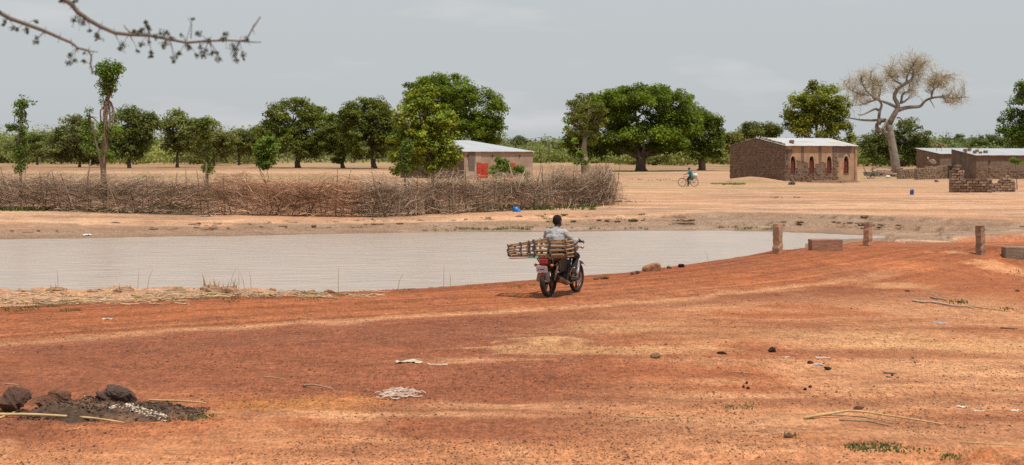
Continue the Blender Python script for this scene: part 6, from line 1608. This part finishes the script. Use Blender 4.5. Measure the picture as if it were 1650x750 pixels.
def rag(label, px, py, w_, d, hgt, colr, seed, name='rag', cat='cloth'):
    c = on_ground(px, py); rg = np.random.default_rng(seed); n, m_ = 22, 9; X, Y = np.meshgrid(np.linspace(-w_ / 2, w_ / 2, n), np.linspace(-d / 2, d / 2, m_))
    z = hgt * fbm(X / w_ * 6 + seed, Y / d * 3, 3, seed) + land(c.x + X, c.y + Y) - c.z - hgt * .15; Y2 = Y * (.5 + fbm(X / w_ * 4 + seed, Y * 0, 2, seed + 1)) + (fbm(X / w_ * 3, Y * 0 + seed, 2, seed + 5) - .5) * d
    idx = np.arange(n * m_).reshape(m_, n); F = np.stack([idx[:-1, :-1], idx[:-1, 1:], idx[1:, 1:], idx[1:, :-1]], -1).reshape(-1, 4)
    o = obj(name, mesh(name, np.stack([X, Y2, z], -1).reshape(-1, 3), F, mat(label[:20].replace(' ', '_'), colr, tuple(q * .72 for q in colr), .8, 14), True), None, c); o.modifiers.new('s', 'SOLIDIFY').thickness = .004
    return tag(o, label, cat)
rag('crumpled white cloth strip lying above the plastic tangle', 660, 583.5, .34, .26, .05, (.56, .47, .36), 1)
rag('pale sandy rag trailing right of the crumpled cloth strip', 705, 588, .26, .14, .02, (.60, .42, .30), 2)
rag('small white scrap on the road at left', 174, 514.5, .16, .12, .03, (.52, .42, .34), 3, 'scrap', 'scrap')
rag('pale flattened scrap above the black flat stone', 1326, 577, .20, .18, .015, (.50, .35, .26), 4, 'scrap', 'scrap')
rag('faded white scrap left of the pale flattened scrap', 1266, 575.5, .10, .12, .015, (.50, .38, .30), 5, 'scrap', 'scrap')
rag('bluish plastic scrap beside the small brown stone', 1318, 588, .10, .12, .02, (.36, .38, .42), 6, 'scrap', 'scrap')
rag('grey-blue plastic scrap on the pale ground below the rill', 1516, 521, .22, .2, .02, (.38, .35, .34), 7, 'scrap', 'scrap')
rag('white bird-shaped scrap at the right tip of the ash heap', 306, 667, .13, .10, .05, (.72, .64, .56), 8, 'scrap', 'scrap')
rag('white bone-like scrap in the right foreground', 1550, 657, .11, .08, .03, (.68, .60, .50), 9, 'scrap', 'scrap')
rag('pale scrap near the right edge of the foreground', 1578, 663, .12, .07, .02, (.58, .45, .36), 10, 'scrap', 'scrap')
rag('white scrap at the right edge of the foreground', 1636, 662, .12, .08, .02, (.62, .52, .42), 11, 'scrap', 'scrap')
rag('white scrap on the wet mud of the far bank', 142, 380, .30, .3, .12, (.7, .68, .64), 12, 'scrap', 'scrap')
rag('pale scrap near the fence foot at left', 243, 338, .34, .4, .16, (.66, .60, .56), 13, 'scrap', 'scrap')
rag('blue plastic scrap at the fence foot, far left', 100, 337, .30, .3, .10, (.12, .24, .46), 14, 'scrap', 'scrap')
rag('grey-blue scrap below the fence, left of its middle', 332, 349, .5, .5, .08, (.30, .32, .38), 15, 'scrap', 'scrap')

# bright blue bag by the fence, blue can on the plain
c = on_ground(831, 341.5); t = thing('blue_bag', 'bright blue plastic bag lying against the foot of the fence', 'bag', c)
M_bluep = mat('bright_blue_plastic', (.012, .17, .62), (.03, .28, .72), .4, 5, .02, 9)
MB().ball((0, 0, .11), (.16, .14, .14), 14, 9, jit=.12).build('bag', M_bluep, t, True); MB().ball((.14, -.05, .05), (.11, .08, .06), 10, 7, jit=.2).build('loose_end', M_bluep, t, True)
c = on_ground(1469.5, 314); t = thing('blue_can', 'blue water can standing alone on the sandy plain', 'can', c, .3)
q = MB(); q.box((-.11, -.09, 0), (.11, .09, .30)); bevel(q.build('body', mat('deep_blue_plastic', (.02, .06, .26), (.03, .09, .34), .5, 6), t), .03)
q = MB(); q.tube([(-.08, 0, .29), (-.07, 0, .36), (.03, 0, .36), (.04, 0, .29)], .016, 6); q.build('handle', M_black, t); MB().tube([(.075, 0, .29), (.08, 0, .345)], .03, 8).build('spout', M_black, t)

# satellite dish before the small house
p = wpt(1499, 266, 188); t = thing('satellite_dish', 'small white satellite dish on a pole before the smaller mud house', 'satellite dish', (p.x, p.y, H(p.x, p.y)))
M_dish = mat('dish_white', (.58, .57, .54), (.46, .43, .40), .5, 5)
MB().tube([(0, 0, -.1), (0, 0, 1.75)], .04, 8).build('pole', M_engine, t)
q = MB(); v = []; f = []; 
for i in range(6):
    for k in range(18): a = 2 * math.pi * k / 18; r = .42 * i / 5; v.append((r * math.cos(a), .22 * (i / 5) ** 2, r * math.sin(a) * .95))
for i in range(5):
    for k in range(18): f.append((i * 18 + k, i * 18 + (k + 1) % 18, (i + 1) * 18 + (k + 1) % 18, (i + 1) * 18 + k))
Md = Matrix.Translation((.32, 0, 1.95)) @ Matrix.Rotation(R(-38), 4, 'Z') @ Matrix.Rotation(R(52), 4, 'X') @ Matrix.Rotation(R(180), 4, 'Z')
q.add([tuple(Md @ Vector(p_)) for p_ in v], f); o = q.build('dish', M_dish, t, True); o.modifiers.new('s', 'SOLIDIFY').thickness = .015
q = MB(); q.tube([(.2, 0, 1.72), (-.05, -.1, 1.85), (-.30, -.15, 2.15)], .018, 6); q.build('arm', M_dish, t); MB().tube([(-.36, -.16, 2.18), (-.24, -.14, 2.22)], [.10, .08], 10).build('receiver', M_dish, t)

# rubble heap, sack and posts beside the hall
c = on_ground(1425, 285); t = thing('rubble_heap', 'heap of broken bricks and timber beside the hall under the bare tree', 'rubble', c)
rg = random.Random(21)
RK = [rock_mesh(60 + i, cc_, 1, .3) for i, cc_ in enumerate(((.22, .15, .11), (.16, .11, .08), (.30, .21, .15)))]
for i in range(70):
    f = rg.random(); x = rg.uniform(-1.7, 1.6); y = rg.uniform(.2, 1.6); zz = 1.05 * max(0, 1 - abs(x + .1) / 1.8) * (.35 + .65 * (y / 1.6)); s = rg.uniform(.10, .24)
    obj('stone', RK[rg.randrange(3)], t, (x, y, zz * rg.uniform(.5, 1.0) + .05), (rg.random() * 3, rg.random() * 3, rg.random() * 3), (s * 1.3, s, s * .8))
MB().ball((0, 1.0, .0), (1.65, .8, .72), 14, 8, jit=.12).build('earth', M_mud, t)
for (x0, z0, x1, z1) in ((-1.4, 1.0, .3, 1.15), (-.8, 1.15, 1.2, 1.0), (-1.5, .7, -.4, 1.2), (.2, 1.1, 1.4, .75)):
    MB().tube([(x0, .8, z0), ((x0 + x1) / 2, .8, (z0 + z1) / 2 + .03), (x1, .9, z1)], [.05, .05, .04], 7).build('timber', rg.choice((M_stick, M_stickdark)), t, True)
c = on_ground(1431, 287); o = MB().ball((0, 0, .12), (.30, .20, .17), 14, 9, jit=.08).build('white_sack', mat('white_sack_cloth', (.70, .66, .60), (.58, .52, .46), .9, 6), None, True, loc=c); tag(o, 'white sack lying in front of the rubble heap', 'sack')
c = on_ground(1403, 288); t = thing('cart', 'grey metal tub cart with dark shafts beside the hall corner', 'cart', c, .3)
q = MB(); q.box((-.6, -.4, .28), (.65, .4, .72), taper=1.15); q.build('tub', mat('grey_sheet', (.20, .19, .19), (.27, .25, .24), .5, 4, metal=.4), t)
ring(0, .26, .24, .03, 24, 6, y=-.46).build('wheel', M_tyre, t, True); ring(0, .26, .24, .03, 24, 6, y=.46).build('wheel', M_tyre, t, True)
MB().tube([(-.55, -.2, .4), (-.95, -.2, 1.1), (-.88, -.2, 1.45)], [.05, .045, .035], 7).build('shaft', M_stickdark, t, True); MB().tube([(.3, .2, .5), (.38, .2, 1.1), (.42, .2, 1.5)], [.045, .04, .03], 7).build('shaft', M_stickdark, t, True)
rock('dark stone lying before the plinth of the hall', 1276, 298, (.32, .25, .22), (.10, .06, .045), 70, 'stone', 'stone')
rock('small stone before the compound wall', 1509, 293.5, (.24, .2, .14), (.16, .10, .07), 71, 'stone', 'stone', sub=2)

# ------------------------------------------------------------------ greenery near the ground
tree('spindly sapling with bright leaf tuft before the long house at the right', 1638,
     [(1635, 258, 8, 5), (1641, 262, 6, 4), (1631, 261, 5, 3)], 128, (.085, .135, .032), 19, .03, clump_r=.22, n_clumps=18, per=22, leaf=.14, shell=.2, n_branch=8, trunk_path=[(1639, 306), (1638, 285), (1636, 262)], cat='sapling', name='sapling')
def grass(name, label, pts, h, wd, cols, seed, n_per=7):
    rng = np.random.default_rng(seed); P = np.array(pts); N = len(P) * n_per
    b = np.repeat(P, n_per, 0) + np.concatenate([rng.normal(size=(N, 2)) * .05, np.zeros((N, 1))], 1)
    a = rng.uniform(0, 6.28, N); ln = rng.normal(size=(N, 2)) * .35; hh = h * rng.uniform(.4, 1.2, N)
    wv = np.stack([np.cos(a), np.sin(a), a * 0], 1) * wd
    mid = b + np.stack([ln[:, 0] * hh * .4, ln[:, 1] * hh * .4, hh * .6], 1); tip = b + np.stack([ln[:, 0] * hh, ln[:, 1] * hh, hh], 1)
    V = np.stack([b - wv, b + wv, mid + wv * .8, tip, mid - wv * .8], 1).reshape(-1, 3); i = np.arange(N) * 5
    F = np.concatenate([np.stack([i, i + 1, i + 2, i + 4], 1)]); T = np.stack([i + 4, i + 2, i + 3, i + 3], 1)
    F = [tuple(f) for f in F] + [tuple(f[:3]) for f in T]
    c = np.array(cols)[rng.integers(len(cols), size=N)] * (1 + rng.normal(size=(N, 1)) * .2)
    o = obj(name, mesh(name, V, F, M_leaf, False, np.clip(np.repeat(c, 5, 0), .01, 1))); return tag(o, label, 'grass', kind='stuff')
GC = [(.085, .15, .028), (.12, .18, .04), (.07, .12, .03)]
grass('shore_grass', 'strip of green grass tufts along the far waterline', scatter([(735, 860, 366, 371.5, 150, .40), (880, 1050, 367.5, 371, 60, .5), (1140, 1260, 366, 371, 120, .44), (980, 1060, 358, 364, 24, .5), (600, 740, 370, 373.5, 30, .5)], 3), .10, .014, [(.12, .17, .05), (.16, .20, .07), (.10, .14, .045)], 4, 5)
grass('verge_weeds', 'low green weeds between the near verge and the road', scatter([(-20, 130, 489, 503, 330, .48), (100, 300, 481, 495, 260, .5), (280, 520, 473, 487, 260, .5), (480, 680, 466, 478, 150, .52), (660, 870, 458, 466, 90, .52)], 5), .035, .007, [(.085, .12, .035), (.11, .135, .045), (.16, .14, .06)], 6)
grass('fence_foot_weeds', 'green weeds and creepers along the foot of the brush fence', scatter([(0, 130, 335, 341, 160, .42), (130, 330, 337, 344, 150, .5), (540, 640, 340, 346, 70, .5), (760, 960, 332, 339, 240, .42), (240, 300, 332, 340, 60, .3)], 7), .16, .025, GC, 8)
grass('plain_grass', 'thin green grass strips on the sandy plain near the cyclist', scatter([(1165, 1200, 295.5, 298.5, 150, .35), (1145, 1165, 295.8, 297.2, 30, .3), (1010, 1090, 289, 292, 120, .55), (1240, 1290, 318, 320, 16, .4), (990, 1060, 325, 327, 30, .5), (860, 900, 348, 352, 24, .5)], 9), .08, .03, [(.16, .20, .06), (.22, .22, .09)], 10)
grass('seedlings', 'patch of small blue-green seedlings in the wet orange hollow, lower right', scatter([(1368, 1440, 716, 727, 60, .36), (1420, 1502, 722, 733, 50, .40), (1524, 1540, 735, 738, 14, .2), (1200, 1210, 655, 660, 8, .2), (1266, 1280, 700, 705, 8, .2), (1175, 1182, 655, 660, 5, .1), (300, 340, 671, 676, 22, .3), (0, 6, 662, 668, 12, .1)], 11), .035, .010, [(.09, .14, .07), (.12, .17, .07), (.15, .18, .06)], 12, 5)
grass('rill_weeds', 'few green weeds beside the washed rill', scatter([(1530, 1556, 484, 490, 16, .3), (1610, 1630, 497, 500, 5, .3), (1620, 1650, 436, 452, 14, .4)], 13), .06, .009, [(.12, .16, .05), (.15, .16, .06)], 14, 5)

# loose gravel and pebbles of the laterite
def gravel():
    rng = np.random.default_rng(31)
    py = 246 + (750 - 246) * rng.random(78000) ** .75; py = np.maximum(py, 400); px = rng.uniform(-60, 1710, len(py))
    z = np.zeros(len(py))
    for _ in range(4):
        Y = FPX * (CAMH - z) / (py - HOR); X = (px - 825) * Y / FPX; z = land(X, Y)
    ok = (z > WZ + .1) & (is_far(X, Y) < .5) & (fbm(X / 1.6, Y / 1.6, 3, 33) > .42 + rng.normal(size=len(X)) * .08); X, Y, z = X[ok], Y[ok], z[ok]; n = len(X)
    s = np.clip(rng.lognormal(-5.25, .45, n), .0025, .022)
    base = np.array([[1, 0, -.2], [-.5, .87, -.2], [-.5, -.87, -.2], [.1, 0, .9], [.5, .8, .35], [-.9, 0, .3], [.5, -.8, .35]])
    tri = np.array([[0, 4, 3], [4, 5, 3], [5, 6, 3], [6, 0, 3], [0, 1, 4], [1, 5, 4], [1, 2, 5], [2, 6, 5], [2, 0, 6]])
    a = rng.uniform(0, 6.28, n); ca, sa = np.cos(a), np.sin(a)
    B = base[None] * (1 + rng.normal(size=(n, 7, 3)) * .18) * s[:, None, None] * np.array([1.15, .9, .75])
    V = np.stack([B[..., 0] * ca[:, None] - B[..., 1] * sa[:, None] + X[:, None], B[..., 0] * sa[:, None] + B[..., 1] * ca[:, None] + Y[:, None], B[..., 2] + z[:, None] + s[:, None] * .15], -1)
    F = (tri[None] + (np.arange(n) * 7)[:, None, None]).reshape(-1, 3)
    cols = np.array([(.10, .048, .030), (.15, .068, .040), (.085, .048, .032), (.26, .12, .07), (.36, .24, .16)]); c = cols[rng.choice(5, n, p=[.32, .28, .2, .13, .07])]
    tag(obj('gravel', mesh('gravel', V.reshape(-1, 3), F, M_stone, False, np.repeat(c, 7, 0))), 'loose dark laterite gravel strewn over the red foreground', 'gravel', kind='stuff')
gravel()

# ------------------------------------------------------------------ the thorn tree overhead: its trunk stands left of the picture
def thorn():
    Y = 8.0; V = Vector; bx = -5.6; t = thing('thorn_tree', 'blurred thorny acacia branches hanging into the sky at the upper left', 'tree', (bx, 8.4, H(bx, 8.4)))
    org = V(t.location)
    def z(a, b, y=Y): return wpt(a / 3.837, b / 3.837, y) - org
    b1 = [z(-330, -70, 8.3), z(-150, 20), z(0, 80), z(60, 115), z(160, 150), z(280, 195), z(370, 235), z(440, 265), z(480, 298), z(550, 315), z(565, 350), z(560, 400), z(575, 460)]
    b2 = [z(-330, -420, 8.3), z(60, -220, 7.9), z(280, -90, 7.7), z(400, 0, 7.7), z(440, 25, 7.7), z(480, 75, 7.7), z(550, 125, 7.7), z(620, 165, 7.7), z(710, 205, 7.7), z(800, 215, 7.7), z(920, 220, 7.7), z(1050, 245, 7.7), z(1150, 265, 7.7), z(1290, 255, 7.7), z(1400, 250, 7.7), z(1480, 255, 7.7), z(1525, 245, 7.7), z(1560, 180, 7.7), z(1610, 105, 7.7)]
    fk = V((.5, 0, 2.0)); M_thorn = mat('thorn_bark', (.115, .088, .07), (.18, .14, .11), .9, 20, .003, 80)
    q = MB(); q.tube([(0, 0, -.15), (.1, 0, .9), tuple(fk)], [.19, .15, .12], 10); q.tube([fk, fk + V((.7, -.1, .9)), b1[0]], [.085, .05, .016], 8); q.tube([fk, fk + V((.5, .1, 1.2)), b2[0]], [.09, .06, .020], 8)
    q.tube([fk, fk + V((-.8, .5, 1.1)), fk + V((-1.9, .8, 1.9))], [.08, .05, .02], 8); q.build('trunk', M_thorn, t, True)
    for bb, r0, r1 in ((b1, .013, .004), (b2, .015, .0035)):
        n = len(bb); q = MB(); q.tube(bb, [r0 + (r1 - r0) * min(1, i / (n - 1) * 1.15) for i in range(n)], 8)
        for i in range(3, n - 1):
            for s in (-1, 1): q.tube([bb[i], bb[i] + V((random.uniform(-.02, .02), 0, .028 * s))], [.002, .0004], 4)
        q.build('branch', M_thorn, t, True)
    q = MB(); q.tube([z(1480, 255, 7.7), z(1560, 262, 7.7), z(1615, 262, 7.7)], [.004, .003, .002], 6); q.tube([z(560, 318), z(605, 322)], [.003, .002], 6); q.tube([z(1180, 240, 7.7), z(1185, 150, 7.7), z(1160, 110, 7.7)], [.0025, .002, .001], 5)
    q.tube([z(820, 215, 7.7), z(780, 180, 7.7), z(765, 155, 7.7)], [.004, .003, .002], 5); q.build('twig', M_thorn, t, True)
    rng = np.random.default_rng(14); P = []; N = []; S = []; q = MB()
    cl = [(30, 130, 16), (20, 155, 10), (85, 175, 22), (110, 180, 12), (165, 180, 16), (170, 200, 9), (225, 130, 12), (230, 240, 20), (225, 265, 16), (430, 340, 20), (425, 385, 20), (455, 370, 14), (515, 380, 14), (520, 330, 8), (490, 110, 34), (455, 130, 14), (510, 140, 18), (555, 190, 10), (605, 235, 22), (600, 215, 14), (755, 285, 30), (745, 295, 20), (850, 315, 12), (870, 270, 18), (935, 330, 18), (935, 350, 12), (910, 150, 18), (900, 135, 12), (925, 175, 18), (880, 190, 20), (860, 200, 16), (1000, 210, 22), (1030, 200, 18), (1020, 270, 26), (1005, 285, 14), (1060, 235, 20), (1080, 350, 26), (1110, 335, 16), (1075, 380, 14), (1160, 290, 18), (1175, 295, 14), (1215, 340, 14), (1225, 210, 22), (1240, 290, 20), (1270, 320, 28), (1255, 345, 18), (1285, 250, 22), (1310, 330, 14), (1350, 365, 18), (1345, 330, 12), (1390, 210, 18), (1380, 245, 18), (1440, 290, 26), (1455, 315, 26), (1450, 345, 22), (1460, 375, 14), (1500, 340, 18), (1505, 365, 8), (470, 10, 20), (375, 5, 14), (1120, 215, 12), (1190, 120, 10), (960, 225, 18), (830, 190, 14), (920, 260, 12), (1525, 240, 16)]
    allb = b1[2:] + b2[3:]
    for a, b, r in cl:
        yy = 8.0 if a < 600 and b > a * .28 + 40 else 7.7
        if a < 600 and b < 200 and a > 370: yy = 7.7
        c = np.array(z(a, b, yy)); r_ = r / 3.837 * 7.8 / FPX
        near = min(allb, key=lambda p: (p - V(c)).length); q.tube([near, (near + V(c)) / 2 + V((0, 0, .006)), V(c)], [.0018, .0012, .001], 4)
        for j in range(3 + int(r / 4.5)):
            dr = rng.normal(size=3) * np.array([.8, .5, .45]) + np.array([0, 0, -.75]); dr /= np.linalg.norm(dr); L_ = r_ * rng.uniform(1.2, 2.3); k = 9
            st = c + rng.normal(size=3) * r_ * .35 - dr * L_ * .4; f = np.linspace(.1, 1, k)[:, None]
            side = np.cross(dr, rng.normal(size=3)); side /= np.linalg.norm(side); sg = np.where(np.arange(k) % 2, 1, -1)[:, None]
            P.append(st + dr * L_ * f + side * sg * .0035); N.append(np.tile(np.cross(side, dr), (k, 1)) + rng.normal(size=(k, 3)) * .6); S.append(rng.uniform(.0035, .0065, k))
    P = np.concatenate(P); N = np.concatenate(N); N /= np.linalg.norm(N, axis=1, keepdims=True); Vv, F = leaf_quads(P, N, np.concatenate(S), rng, .45)
    c = np.array([.075, .078, .045]) * (1 + rng.normal(size=(len(P), 1)) * .3) + (rng.random((len(P), 1)) < .08) * np.array([.18, .16, .02])
    tag(q.build('leaf_stalks', M_thorn, t), kind='stuff'); tag(obj('leaves', mesh('leaves', Vv, F, M_leaf, False, np.clip(np.repeat(c, 4, 0), .01, 1)), t), kind='stuff')
thorn()
